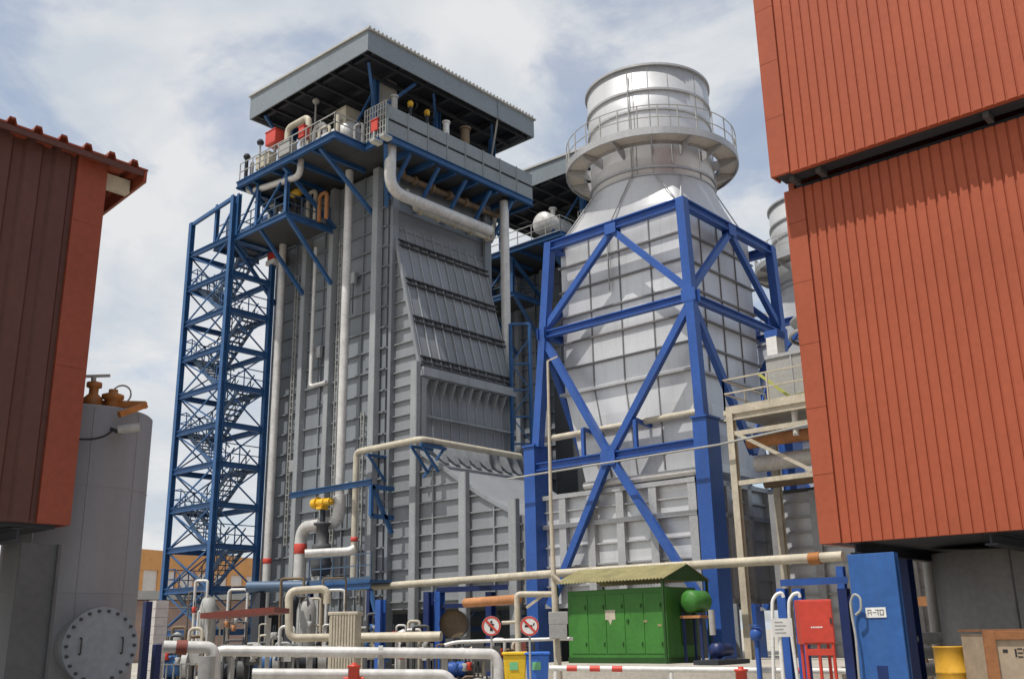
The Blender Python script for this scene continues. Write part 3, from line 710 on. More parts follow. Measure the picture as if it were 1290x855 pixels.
def kit(name, px, py, X, sx, sy, sz, mt, lb, cat, grp, top=None):
    p = at(px, py, 'X', X); zb = 25.0 if X < 30 else 24.97
    if p.z-sz/2 > zb+.05:
        t = thing(name, lb, cat, (p.x, p.y, zb), grp)
        part('box_body', MB().box(p.x-sx/2, p.x+sx/2, p.y-sy/2, p.y+sy/2, p.z-sz/2, p.z+sz/2), mt, t, bevel=.04)
        part('stand', MB().box(p.x-.06, p.x+.06, p.y-.06, p.y+.06, zb, p.z-sz/2-.002), 'coolergrey', t)
        part('lid', MB().box(p.x-sx/2-.03, p.x+sx/2+.03, p.y-sy/2-.03, p.y+sy/2+.03, p.z+sz/2+.002, p.z+sz/2+.05), mt, t)
    else:
        t = thing(name, lb, cat, (p.x, p.y, zb), grp)
        part('box_body', MB().box(p.x-sx/2, p.x+sx/2, p.y-sy/2, p.y+sy/2, zb, zb+sz), mt, t, bevel=.04)
        part('lid', MB().box(p.x-sx/2-.03, p.x+sx/2+.03, p.y-sy/2-.03, p.y+sy/2+.03, zb+sz+.002, zb+sz+.05), mt, t)
    return t
G = 'equipment boxes on the boiler top'
kit('equipment_box', 347, 176, 27.9, .7, .9, .75, 'bandred', 'largest red box on the upper platform, left of the arched cream pipe', 'box', G)
kit('equipment_box', 383, 168, 27.2, .4, .45, .6, 'bandred', 'small red box on the upper platform, right of the arched pipe', 'box', G)
kit('equipment_box', 472, 159, 28.75, .12, .5, .6, 'bandred', 'red box on the lattice at the gallery corner', 'box', G)
kit('equipment_box', 335, 205, 27.6, .5, 1.2, .7, 'cream', 'low cream box at the far left of the upper platform', 'box', G)
kit('equipment_box', 362, 190, 27.5, .5, 1.0, .7, 'coolergrey', 'grey box on the upper platform below the large red box', 'box', G)
kit('equipment_box', 437, 160, 29.6, 1.0, 1.0, 1.6, 'cream', 'tall cream cabinet right of the pale drum under the canopy', 'cabinet', G)
kit('equipment_box', 484, 128, 30.6, 1.0, .9, 2.3, 'coolergrey', 'tall grey cabinet behind the gallery corner under the canopy', 'cabinet', G)
for px, py, X in ((311, 200, 27.1), (328, 182, 27.0), (398, 130, 28.6)):
    p = at(px, py, 'X', X); lb = {311: 'dark lamp post at the far left corner of the upper platform', 328: 'thin lamp post with a dark ball head on the upper platform', 398: 'pale lamp post standing under the left of the canopy roof'}[px]
    t = thing('deck_lamp', lb, 'lamp', (p.x, p.y, 25), 'lamps on the boiler top')
    part('post', MB().tube([(p.x, p.y, 25.02), (p.x, p.y, p.z)], .05 if px != 311 else .1, 8), 'coolergrey' if px != 311 else 'dark', t)
    part('lamp_head', MB().lathe((p.x, p.y, p.z), [(.001, -.02), (.16, 0), (.2, .12), (.12, .26), (.001, .3)], 14), 'dark' if px != 398 else 'coolergrey', t)
for px, py, lb in ((517, 131, 'left yellow valve actuator above the gallery parapet'), (538, 142, 'right yellow valve actuator above the gallery parapet')):
    p = at(px, py, 'Y', 34.3); t = thing('valve_actuator', lb, 'valve', (p.x, p.y, 24.98), 'yellow actuators over the parapet')
    part('stem', MB().tube([(p.x, p.y, 24.98), (p.x, p.y, p.z-.2)], .09, 10), 'dark', t)
    part('actuator_body', MB().lathe((p.x, p.y, p.z), [(.001, -.17), (.14, -.15), (.16, .05), (.1, .15), (.001, .18)], 16), 'yellow', t)
    part('handwheel', MB().lathe((p.x+.3, p.y, p.z), [(.18, -.02), (.22, -.02), (.22, .02), (.18, .02), (.18, -.02)], 18, 'x'), 'dark', t)
for px, py, r_, mt, lb in ((562, 160, .17, 'white', 'white stub pipe standing above the gallery parapet'), (586, 168, .24, 'brown', 'brown flanged drum above the gallery parapet'), (497, 128, .16, 'coolergrey', 'grey stub pipe beside the cabinet at the gallery corner')):
    p = at(px, py, 'Y', 34.2); m_ = MB().tube([(p.x, p.y, 24.98), (p.x, p.y, p.z+.3)], r_, 14); m_.lathe((p.x, p.y, p.z+.2), [(r_, 0), (r_*1.35, 0), (r_*1.35, .1), (r_, .1)], 14, smooth=False)
    single('stub_pipe', m_, mt, lb, 'pipe', 'stub pipes above the parapet')
for px, py, lb in ((474, 180, 'left floodlight under the gallery corner'), (486, 174, 'right floodlight under the gallery corner')):
    p = at(px, py, 'Z', 24.55); t = thing('floodlight', lb, 'lamp', p, 'floodlights under the gallery')
    part('housing', MB().box(p.x-.28, p.x+.28, p.y-.18, p.y+.18, 24.52, 24.67), 'coolergrey', t, bevel=.03); part('lamp_cover', MB().box(p.x-.24, p.x+.24, p.y-.15, p.y+.15, 24.49, 24.518), 'lampglass', t)
rnd0 = random.Random(3)
for i, (px, X_, h_, w_, r_, mt, lb) in enumerate(((318, 27.5, 1.3, 0, .10, 'coolergrey', 'grey vent stub nearest the left end of the upper platform'), (323, 28.3, 1.0, .8, .09, 'cream', 'small cream pipe arch at the left end of the upper platform'),
        (341, 28.6, 1.5, .7, .08, 'white', 'thin white pipe arch behind the largest red box'), (353, 27.4, .9, .5, .07, 'cream', 'low cream pipe arch in front of the largest red box'),
        (371, 28.9, 2.0, 0, .12, 'white', 'white vent stub inside the tall cream arch'), (378, 27.5, 1.0, .6, .07, 'coolergrey', 'low grey pipe arch below the small red box'),
        (401, 27.5, 1.1, .7, .09, 'cream', 'cream pipe arch just left of the pale drum'), (424, 27.8, 1.6, 0, .13, 'cream', 'cream vent stub in front of the tall cream cabinet'), (446, 28.6, 1.2, .5, .08, 'coolergrey', 'grey pipe arch beside the lattice at the gallery corner'))):
    p = at(px, 200, 'X', X_); y = min(max(p.y, 35.5), 43.0); m_ = MB()
    if w_: m_.tube([(X_, y, 25.02), (X_, y, 25+h_), (X_+.1, y-w_, 25+h_), (X_+.1, y-w_, 25.02)], r_, 10, .2)
    else: m_.tube([(X_, y, 25.02), (X_, y, 25+h_)], r_, 12)
    m_.lathe((X_, y, 25.35), [(r_*1.02, 0), (r_*1.7, .01), (r_*1.7, .08), (r_*1.02, .09)], 12)
    single('vent_pipe', m_, mt, lb, 'pipe', 'vent pipes on the upper platform')
# valves on the mid platform
p = at(374, 243, 'X', 29.0); t = thing('valve_actuator', 'yellow valve actuator on the side platform of the boiler, above its blue beam', 'valve', (p.x, p.y, pz))
part('stem', MB().tube([(p.x, p.y, pz), (p.x, p.y, p.z)], .1, 10), 'dark', t); part('actuator_body', MB().lathe(p, [(.001, -.4), (.2, -.36), (.24, 0), (.2, .36), (.001, .4)], 16, 'y'), 'yellow', t)
for px, mt, h_, lb in ((388, 'cream', 1.9, 'tall cream pipe loop on the side platform'), (402, 'rust', 1.5, 'rusty pipe loop at the right of the side platform'), (340, 'coolergrey', 2.2, 'grey pipe loop at the left of the side platform')):
    a = at(px, 270, 'X', 29.3); single('pipe_loop', MB().tube([(29.3, a.y, pz), (29.3, a.y, pz+h_), (29.3, a.y-.6, pz+h_), (29.3, a.y-.6, pz)], .11, 10, .25), mt, lb, 'pipe', 'pipe loops on the side platform')
p = at(347, 325, 'X', 30.0); t = thing('hose_cabinet', 'red and white hose cabinet hung under the side platform', 'cabinet', p)
part('cabinet_body', MB().box(29.7, 30.3, p.y-.35, p.y+.35, p.z-.2, p.z+.3), 'firered', t, bevel=.03); part('tray', MB().box(29.65, 30.35, p.y-.4, p.y+.4, p.z-.45, p.z-.202), 'white', t)

# ================================================================== RIGHT RED BUILDING
YR = 8.06
rb_ = thing('clad_building', 'large orange red corrugated building overhanging on a blue column', 'building', (20, 4, 0))
def corr_wall(x, y0, y1, z0, z1, mt, nm, pitch=.19):
    q = MB(); q.corr((x, y0), (x, y1), z0, z1, (-1, 0), pitch, .030, .76, .05, .1); return part(nm, q, mt, rb_)
ZU, ZB = 10.15, 3.05; XU, XL = 17.0, 17.52
corr_wall(XU, -6, YR-.36, ZU, 24, 'red', 'upper_wall'); corr_wall(XL, -6, YR-.36, ZB, ZU-.14, 'red', 'lower_wall'); part('painted_overhang_shade', MB().box(XL+.15, XL+.2, -5.85, YR-.15, ZU-.5, ZU+.005), 'dark', rb_)  # dark sheet paints a band of shade under the overhanging upper wall
def flashing(x, z0, z1, nm):
    q = MB(); z = z0
    while z < z1-.05:
        ze = min(z+1.25, z1); q.box(x-.058, x+.02, YR-.37, YR+.0, z+.004, ze-.004); q.box(x-.05, x+.32, YR-.01, YR+.03, z+.004, ze-.004); z = ze
    return part(nm, q, 'redtrim', rb_)
flashing(XU, ZU, 24, 'corner_flashing'); flashing(XL, ZB, ZU-.14, 'corner_flashing')
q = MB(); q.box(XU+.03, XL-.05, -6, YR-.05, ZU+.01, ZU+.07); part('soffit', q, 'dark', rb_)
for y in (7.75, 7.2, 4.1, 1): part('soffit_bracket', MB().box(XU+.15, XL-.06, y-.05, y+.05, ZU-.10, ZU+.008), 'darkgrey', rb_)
q = MB(); q.box(XL+.12, 30, YR-.12, YR, ZB, 24); q.box(XL+.12, 30, -6, -5.9, ZB, 24); q.box(29.9, 30, -5.9, YR-.12, ZB, 24); q.box(XL+.12, 29.9, -5.9, YR-.12, 23.9, 24.1); part('side_wall', q, 'redtrim', rb_)
q = MB(); q.box(XL+.12, 29.9, -5.9, YR-.13, ZB, ZB+.1)
for y in (7.5, 5.2, 2.5, 0): q.ibeam((XL+.1, y, ZB-.1), (29.8, y, ZB-.1), .2, .2)
part('floor_slab', q, 'dark', rb_)
pa, pb_ = at(1066, 690, 'X', 17.55).y, at(1125, 690, 'X', 17.55).y
q = MB(); q.box(17.55, 17.60, pb_, pa, 0, ZB-.21); q.box(17.605, 17.74, (pa+pb_)/2-.02, (pa+pb_)/2+.02, 0, ZB-.21); q.box(17.745, 17.79, pb_+.02, pa-.02, 0, ZB-.21)
colp = part('support_column', q, 'pillarblue', rb_, bevel=.008)
s0, s1 = at(1090, 765, 'X', 17.54), at(1117, 777, 'X', 17.54)
q = MB(); q.box(17.535, 17.548, s1.y, s0.y, s1.z, s0.z); plate = part('number_plate', q, 'white', colp)
q = MB(); 
for strokes, a in ((((0, 0, .15, 1), (.85, 0, 1, 1), (0, .85, 1, 1), (0, .4, 1, .52)), .10), (((0, .42, 1, .56),), .34), (((0, .85, 1, 1), (.6, 0, .8, .85)), .48), (((0, 0, .18, 1), (.82, 0, 1, 1), (0, .85, 1, 1), (0, 0, 1, .15)), .70)):
    for k_, (u0, v0, u1, v1) in enumerate(strokes):
        W_ = .19; f = lambda u: s0.y+(s1.y-s0.y)*(a+W_*u); g_ = lambda v: s1.z+(s0.z-s1.z)*(.22+.56*v)
        q.box(17.533-.0004*k_, 17.5345, min(f(u0), f(u1)), max(f(u0), f(u1)), g_(v0), g_(v1))
part('plate_marks', q, 'darkgrey', plate)
q = MB(); a0, a1 = at(1106, 838, 'X', 17.54), at(1119, 860, 'X', 17.54)
for i in range(4):
    yy = a0.y+(a1.y-a0.y)*i/3; q.box(17.541, 17.549, yy-.02, yy+.02, a1.z, a0.z)
part('vent_slot', q, 'navy', colp)
q = MB(); q.ibeam((20, 7.6, 0), (20, 7.6, ZB-.2), .3, .3); part('support_column', q, 'navy', rb_)
for y in (-1, -4): part('support_column', MB().box(17.55, 18.1, y, y+.75, 0, ZB-.21), 'pillarblue', rb_)
# hose beside the column
pts = [at(x, y, 'X', 17.4) for x, y in ((1083, 860), (1078, 800), (1073, 775), (1071, 757), (1076, 747), (1084, 752), (1085, 768), (1078, 774))]
single('cable_hose', MB().tube(pts, .022, 8, .15), 'coolergrey', 'grey looped hose hanging at the left edge of the blue column', 'hose')
# grey vessel behind under the building
c = at(1262, 760, 'D', 21.6); rr = 1.12
gv = thing('grey_vessel', 'big grey riveted round vessel under the red building, behind the wooden crate', 'tank', (c.x, c.y, 0))
part('shell', MB().lathe((c.x, c.y, 0), [(rr, 0), (rr, 2.92), (rr-.1, 2.93)], 64), 'greytank', gv)
q = MB()
for aa in (215, 236, 250, 262): 
    a = math.radians(aa-6); q.bar((c.x+(rr+.01)*math.cos(a), c.y+(rr+.01)*math.sin(a), .02), (c.x+(rr+.01)*math.cos(a), c.y+(rr+.01)*math.sin(a), 2.9), .025)
q.lathe((c.x, c.y, 1.15), [(rr+.002, 0), (rr+.014, .01), (rr+.002, .03)], 64)
part('weld_seam', q, 'darkgrey', gv)
# crate
c = at(1272, 800, 'D', 18.3); X0, Y0 = c.x, c.y
zt = zz_(1240, 795, 18.3)
cr = thing('wooden_crate', 'brown wooden framed crate with dark stencil marks, at the foot of the vessel', 'crate', (c.x, c.y, 0))
a = gp(1238, 18.3); e_ = gp(1320, 18.3); dv = (e_-a).normalized(); nv = V3((FH.x, FH.y, 0))
def obl(mb, o, u, v, n, u0, u1, v0, v1, n0, n1):
    vs = [o+u*x+v*y+n*z for z in (n0, n1) for y in (v0, v1) for x in (u0, u1)]
    mb.add(vs, [(0, 2, 3, 1), (4, 5, 7, 6), (0, 1, 5, 4), (2, 6, 7, 3), (0, 4, 6, 2), (1, 3, 7, 5)])
q = MB(); obl(q, a, dv, UP, nv, .03, 1.07, .03, zt-.03, .03, .9); part('panel', q, 'board', cr)
for u0, u1, v0, v1 in ((0, .17, 0, zt), (.93, 1.1, 0, zt), (.171, .929, zt-.13, zt), (.171, .929, 0, .13)):
    q = MB(); obl(q, a, dv, UP, nv, u0, u1, v0, v1, -.02, .028); part('frame_board', q, 'wood', cr, bevel=.006)
q = MB(); obl(q, a, dv, UP, nv, .0, 1.1, zt+.001, zt+.03, 0, .92); part('lid', q, 'wood', cr)
q = MB()
for u, v, w, h in ((.27, .30, .07, .05), (.44, .33, .025, .12), (.48, .27, .07, .02), (.48, .33, .07, .02), (.48, .39, .07, .02), (.565, .33, .025, .12), (.75, .30, .07, .05)):
    obl(q, a, dv, UP, nv, u, u+w, zt-v-h/2, zt-v+h/2, .024, .0295)
part('stencil_mark', q, 'ink', cr)
# drum
c = gp(1196, 19.5); zt = zz_(1196, 814, 19.5); r = 19*19.5/1255
dr = thing('oil_drum', 'dirty yellow orange drum standing in front of the grey vessel', 'drum', c)
h_ = zt
part('shell', MB().lathe(c, [(.001, .01), (r-.02, 0), (r, .02), (r, h_*.32), (r+.012, h_*.335), (r, h_*.35), (r, h_*.65), (r+.012, h_*.665), (r, h_*.68), (r, h_-.02), (r+.012, h_-.01), (r+.012, h_+.01), (r-.02, h_+.012), (r-.02, h_-.02), (.001, h_-.02)], 40), 'drum', dr)
q = MB(); tg = -FH; aa = math.atan2(tg.y, tg.x)+.45
for i, (dz, da) in enumerate(((-.2, 0), (-.26, .06), (-.33, .02), (-.14, .1), (-.38, .1))):
    q.lathe((c.x, c.y, h_+dz), [(r+.004, -.03), (r+.006, -.03), (r+.006, .03), (r+.004, .03)], 3, 'z', aa+da, aa+da+.1, False)
part('stencil_mark', q, 'brown', dr)
# pipes seen between the column and the vessel
for px, w, mt, lb, xt in ((1168, .11, 'coolergrey', 'grey stand pipe between the blue column and the yellow drum', 1160), (1180, .07, 'whitepipe', 'slim white stand pipe behind the yellow drum', 1174)):
    a = gp(px+10, 23); b2 = at(xt+6, 680, 'D', 23); single('stand_pipe', MB().tube([a, (b2.x, b2.y, 3.6)], w, 12), mt, lb, 'pipe', 'stand pipes under the red building')
a, c = at(1138, 758, 'D', 24), at(1205, 755, 'D', 24)
q = thing('timber_trestle', 'rust brown timber trestle in the shade under the red building', 'trestle', gp(1170, 24))
part('top_beam', MB().bar(a, c, .16, .2), 'rust', q)
for x in (1141, 1200):
    b2 = at(x, 757, 'D', 24); part('leg', MB().bar((b2.x, b2.y, 0), (b2.x, b2.y, b2.z-.1), .12), 'rust', q)
part('brace', MB().bar(at(1147, 770, 'D', 24.1), gp(1166, 24.1)+V3((0, 0, .5)), .09), 'brown', q)
for i, (y, r, lb) in enumerate(((803, .11, 'white pipe lying left of the yellow drum, upper one'), (821, .12, 'white pipe lying left of the yellow drum, middle one'), (843, .13, 'white pipe lying left of the yellow drum, lowest one'))):
    a, c = at(1148, y+1, 'D', 21.5+.3*i), at(1186, y, 'D', 22+.3*i); single('floor_pipe', MB().tube([a, c], r, 12), 'whitepipe', lb, 'pipe', 'pipes beside the drum')
# turbine hall annex beyond, brown, in the shade
q = MB(); q.box(26.2, 27, 2, 7.2, 0, 5.4)
an = thing('brown_annex', 'shaded brown wall seen between blue column and grey vessel', 'wall', (26.6, 4.6, 0)); part('wall_panel', q, 'brown', an)
q = MB()
for y in (6.8, 5.9, 5.0, 4.1): q.box(26.05, 26.19, y, y+.12, 0, 5.4)
for z in (.9, 1.9, 2.9, 3.9): q.box(26.08, 26.195, 2, 7.2, z, z+.1)
part('wall_rail', q, 'rust', an)

# ================================================================== BEIGE PLATFORM AND COOLER, TURBINE ENCLOSURE
XP = 30.6
dk = at(912, 518, 'X', XP); dz, dy = dk.z, dk.y; ye = dy-8.5
pl = thing('pipe_platform', 'beige steel platform on posts between silver stack and red building', 'platform', (XP+1.5, dy-3, 0))
part('deck', MB().box(XP-.05, XP+3.2, ye, dy, dz-.12, dz), 'cream', pl)
q = MB(); z2 = at(925, 541, 'X', XP).z; z3 = at(935, 606, 'X', XP).z
q.ibeam((XP, ye, dz-.25), (XP, dy, dz-.25), .16, .24); part('edge_beam', q, 'cream', pl)
for zq in (z2-.15, z3-.05): part('rail_beam', MB().bar((XP, ye, zq), (XP, dy-.35, zq), .13, .16), 'cream', pl)
for yq in (dy-.25, dy-4.6, ye+.2):
    for xq in (XP, XP+3.0): part('post', MB().ibeam((xq, yq, 0), (xq, yq, dz-.12), .24, .24, .03), 'cream', pl)
part('brace', MB().bar((XP-.02, dy-.35, z2-.1), (XP-.02, at(1024, 588, 'X', XP).y, z3+.05), .11), 'cream', pl)
q = MB(); railing(q, [(XP+3.1, dy-.05, dz), (XP, dy-.05, dz), (XP, ye, dz)], step=1.6, r=.025); part('handrail', q, 'cream', pl)
q = MB(); ya, yb = at(958, 480, 'X', XP+.5).y, at(1012, 480, 'X', XP+.5).y
for (a, c) in (((XP+.4, ya, dz+.1), (XP+.4, yb-1, dz+.3)), ((XP+.4, ya, dz+1.2), (XP+.4, ya-1.2, dz+.1)), ((XP+.4, ya-2, dz+.1), (XP+.4, ya-3, dz+1.2))): q.bar(a, c, .09)
part('safety_bar', q, 'yellowgreen', pl)
co = thing('cooler_unit', 'grey white fan cooler with a round hood, standing on the beige platform', 'cooler', (XP+1.9, ya-2, dz))
q = MB(); zc2 = at(960, 450, 'X', XP+.8).z; q.box(XP+.8, XP+3.0, ya-4.2, ya-.1, dz+.02, zc2); part('cabinet_body', q, 'coolergrey', co, bevel=.03)
q = MB()
for yq in (ya-1.1, ya-2.2, ya-3.2): q.box(XP+.77, XP+.8-.002, yq, yq+.06, dz+.05, zc2)
q.box(XP+.75, XP+.798, ya-4.2, ya-.1, zc2-.12, zc2); part('panel_strip', q, 'alurib', co)
zt = at(1000, 410, 'X', XP+1.9).z
q = MB(); q.lathe((XP+1.9, ya-2.4, 0), [(1.0, zc2+.002), (1.05, zc2+.5), (1.5, zc2+1.0), (1.6, zt-.1), (1.5, zt), (.001, zt+.02)], 32); q.lathe((XP+1.9, ya-2.4, 0), [(1.6, zt-.7), (1.68, zt-.7), (1.68, zt-.6), (1.6, zt-.6)], 32, smooth=False); part('fan_hood', q, 'coolergrey', co)
q = MB(); q.box(XP+.9, XP+1.5, ya-.55, ya-.15, zc2+.003, zc2+.7); part('motor', q, 'white', co)
q = MB(); q.box(XP+.9, XP+1.5, ya-.6, ya-.1, zc2+.703, zc2+.95); part('motor_cap', q, 'blue', co)
# pipes in the shade under the deck
for i, (dzv, r, mt, lb) in enumerate(((-1.0, .22, 'rust', 'rusty brown pipe in the shade just under the beige platform'), (-1.7, .3, 'whitepipe', 'thick pale pipe in the shade under the beige platform'), (-2.35, .18, 'brown', 'dark brown pipe under the beige platform, lowest of three'))):
    single('shaded_pipe', MB().tube([(XP+1.2+.5*i, dy-.2, dz+dzv), (XP+1.2+.5*i, dy-3.2, dz+dzv), (XP+2.2+.3*i, dy-4.4, dz+dzv-.2), (XP+2.2, ye, dz+dzv)], r, 12, .5), mt, lb, 'pipe', 'pipes under the beige platform')
q = MB(); single('hanging_pipe', MB().tube([at(1000, 512, 'X', XP+.3), at(1003, 548, 'X', XP+.3)], .1, 10), 'white', 'short white pipe hanging from the beige platform', 'pipe')
te = thing('turbine_enclosure', 'light grey ribbed enclosure under the beige platform, right of the blue frame', 'enclosure', (36, 12, 0))
zt = at(960, 625, 'X', 34.4).z
part('wall', MB().box(34.4, 40, 6.5, 17.6, 0, zt), 'alupanel', te)
q = MB(); z = .5
while z < zt-.1: q.box(34.26, 34.398, 6.5, 17.6, z, z+.07); z += .55
for y in (17.35, 15.75, 14.1, 12.5, 10.9): q.box(34.14, 34.258, y, y+.3, 0, zt)
part('wall_rib', q, 'alurib', te)
q = MB(); q.box(34.3, 40, 6.4, 17.7, zt+.002, zt+.12); q.lathe((36, 14, zt+.13), [(.9, 0), (.9, .8), (.001, .9)], 24); part('roof', q, 'darkgrey', te)

# ================================================================== GREEN CONTAINER ON ITS PLINTH
ZP = .65
c0 = at(843, 835, 'Z', ZP); XG, YG = c0.x, c0.y
y1 = at(716, 790, 'X', XG).y; x1 = at(880, 800, 'Y', YG).x; zt = at(843, 738, 'X', XG).z
single('plinth', MB().box(XG-1.3, XG+6, YG-6, y1+1.2, -.02, ZP-.01), 'kerb', 'pale concrete plinth under the green container', 'plinth', bevel=.02)
gc = thing('generator_container', 'dark green steel generator container under an olive pitched roof', 'container', (XG+1, (YG+y1)/2, ZP))
part('body', MB().box(XG, x1, YG, y1, ZP, zt), 'green', gc, bevel=.02)
part('base_frame', MB().box(XG-.02, x1+.02, YG-.02, y1+.02, ZP-.005, ZP+.16), 'darkgreen', gc)
L_ = y1-YG
for i in range(5):
    ya, yb = YG+.1+(L_-.2)*i/5, YG+.1+(L_-.2)*(i+1)/5-.03
    q = MB(); q.box(XG-.02, XG-.002, ya, yb, ZP+.28, zt-.16); d_ = part('door', q, 'green', gc, bevel=.006)
    q = MB(); q.box(XG-.05, XG-.021, ya+.06, ya+.10, ZP+.5, ZP+.62); q.box(XG-.05, XG-.021, ya+.06, ya+.10, zt-.6, zt-.48); part('hinge', q, 'darkgreen', d_)
    if i in (1,): part('handle', MB().box(XG-.055, XG-.021, yb-.14, yb-.06, ZP+1.2, ZP+1.3), 'darkgreen', d_)
s0, s1 = at(762, 768, 'X', XG-.03), at(775, 780, 'X', XG-.03)
q = MB(); q.box(XG-.028, XG-.021, s1.y, s0.y, s1.z, s0.z); q.prism([(XG-.028, s1.y+.12, s1.z-.002), (XG-.028, s0.y-.12, s1.z-.002), (XG-.028, (s0.y+s1.y)/2, s1.z-.16)], (.007, 0, 0)); part('warning_plate', q, 'cream', gc)
for (x, y) in ((813, 782), (831, 787)):
    a = at(x, y, 'X', XG-.03); part('small_plate', MB().box(XG-.03, XG-.022, a.y-.07, a.y+.07, a.z-.035, a.z+.035), 'olive', gc)
q = MB(); q.box(x1-1.0, x1-.1, YG-.03, YG-.002, ZP+.5, zt-.5)
for k in range(9): q.box(x1-.98, x1-.12, YG-.06, YG-.031, ZP+.56+.13*k, ZP+.60+.13*k)
part('side_louvre', q, 'darkgreen', gc)
# pitched roof
xe, xr, xf = XG-.45, XG+.95, x1+.55; ze, zr_ = at(835, 728, 'X', XG-.45).z, at(876, 709, 'X', XG+.95).z
ra, rb2 = YG-.25, at(696, 735, 'X', XG-.45).y
rf2 = thing('shelter_roof', 'weathered olive corrugated gable roof on thin posts over the green container', 'roof', (xr, (ra+rb2)/2, ZP))
q = MB(); n = 34
for i in range(n):
    ya, yb = ra+(rb2-ra)*i/n, ra+(rb2-ra)*(i+1)/n; ym = (ya+yb)/2
    for (xa, za, xb, zb2) in ((xe, ze, xr, zr_), (xr, zr_, xf, ze)):
        for (u, w, h0, h1) in ((ya, ym, 0, .045), (ym, yb, .045, 0)):
            q.add([(xa, u, za+h0), (xa, w, za+h1), (xb, w, zb2+h1), (xb, u, zb2+h0), (xa, u, za+h0-.02), (xa, w, za+h1-.02), (xb, w, zb2+h1-.02), (xb, u, zb2+h0-.02)],
                  [(0, 1, 2, 3), (7, 6, 5, 4), (0, 4, 5, 1), (2, 6, 7, 3)])
part('roof_sheet', q, 'olive', rf2)
q = MB()
for (px_, py_) in ((xe+.1, ra+.1), (xf-.1, ra+.1), (xe+.1, rb2-.1), (xf-.1, rb2-.1)): q.bar((px_, py_, ZP), (px_, py_, ze-.02), .07)
part('post', q, 'darkgreen', rf2)
q = MB(); q.prism([(xe+.05, ra+.02, ze-.03), (xf-.05, ra+.02, ze-.03), (xr, ra+.02, zr_-.03)], (0, .03, 0)); part('gable_panel', q, 'darkgreen', rf2)
# fuel tank on a stand at its right end
c = at(877, 757, 'Y', YG-.55); t = thing('fuel_tank', 'green horizontal fuel tank on a stand at the right end of the container', 'tank', (c.x, c.y, ZP))
part('shell', MB().lathe((c.x, c.y, c.z), [(.001, -.5), (.24, -.47), (.33, -.38), (.33, .38), (.24, .47), (.001, .5)], 28, 'x'), 'green', t)
for xx in (-.3, .3):
    part('leg', MB().bar((c.x+xx, c.y-.3, ZP), (c.x+xx, c.y-.3, c.z-.35), .07), 'navy', t); part('leg', MB().bar((c.x+xx, c.y+.3, ZP), (c.x+xx, c.y+.3, c.z-.35), .07), 'navy', t)
part('tray', MB().box(c.x-.42, c.x+.42, c.y-.36, c.y+.36, c.z-.5, c.z-.42), 'rust', t)
c = at(902, 822, 'Y', YG-1.9); 
t = thing('pump_set', 'navy blue pump set on the plinth right of the green container', 'pump', (c.x, c.y, ZP))
part('pump_body', MB().lathe((c.x+.4, c.y, ZP+.38), [(.001, -.5), (.2, -.48), (.24, -.25), (.17, -.2), (.17, .35), (.12, .4), (.001, .42)], 24, 'x'), 'navy', t)
part('base', MB().box(c.x-.6, c.x+1.2, c.y-.4, c.y+.4, ZP, ZP+.12), 'dark', t); part('outlet_pipe', MB().tube([(c.x-.1, c.y, ZP+.8), (c.x-.1, c.y, ZP+1.5)], .09, 10), 'coolergrey', t)

# ================================================================== LEFT RED BUILDING
YL = 15.0
tl, tr_ = at(46, 660, 'Y', YL), at(88, 661, 'Y', YL); ZLB = tr_.z
lb_ = thing('dark_clad_building', 'dark brown red corrugated building corner at the left edge, raised on a grey column', 'building', (5, YL+2, 0))
ZLT = at(120, 205, 'Y', YL).z+.1
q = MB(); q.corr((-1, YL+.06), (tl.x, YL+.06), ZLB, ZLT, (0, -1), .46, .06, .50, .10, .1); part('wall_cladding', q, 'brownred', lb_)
q = MB(); z = ZLB
while z < ZLT: q.box(tl.x, tr_.x, YL-.01, YL+.12, z, min(z+2.4, ZLT)-.004); z += 2.4
q.box(tr_.x-.02, tr_.x+.03, YL+.12, YL+.5, ZLB, ZLT); part('corner_flashing', q, 'lefttrim', lb_)
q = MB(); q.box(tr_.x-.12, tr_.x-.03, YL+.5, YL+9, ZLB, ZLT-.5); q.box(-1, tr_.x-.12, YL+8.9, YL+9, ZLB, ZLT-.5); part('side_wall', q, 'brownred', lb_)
q = MB(); q.box(-1, tr_.x-.13, YL+.2, YL+8.9, ZLB-.05, ZLB+.05)
for x in (1, 3, 5, 6.2): q.ibeam((x, YL+.2, ZLB-.16), (x, YL+8.8, ZLB-.16), .15, .2)
part('floor_slab', q, 'dark', lb_)
tip = at(187, 214, 'Y', YL-.25); e2_ = at(133, 256, 'X', tip.x)
ye0, ze0 = YL-.25, tip.z
sl = (e2_.z-ze0)/(e2_.y-ye0)
def roofz(y): return ze0+(y-ye0)*sl
q = MB(); pitch = .40; x = -1.0; prof = []
while x < tip.x-.01:
    for f, h in ((0, 0), (.30, 0), (.38, .10), (.60, .10), (.68, 0)): 
        if x+f*pitch < tip.x: prof.append((x+f*pitch, h))
    x += pitch
prof.append((tip.x, 0)); yB = YL+9.3
vs = []
for y in (ye0, yB):
    for dzv in (0, -.03): vs += [(x, y, roofz(y)+h+dzv) for x, h in prof]
n = len(prof); q.add(vs, [(i, i+1, 2*n+i+1, 2*n+i) for i in range(n-1)]+[(n+i, 3*n+i, 3*n+i+1, n+i+1) for i in range(n-1)]+[(i, n+i, n+i+1, i+1) for i in range(n-1)]+[(n-1, 2*n-1, 4*n-1, 3*n-1)])
rp_ = part('roof_sheet', q, 'lefttrim', lb_)
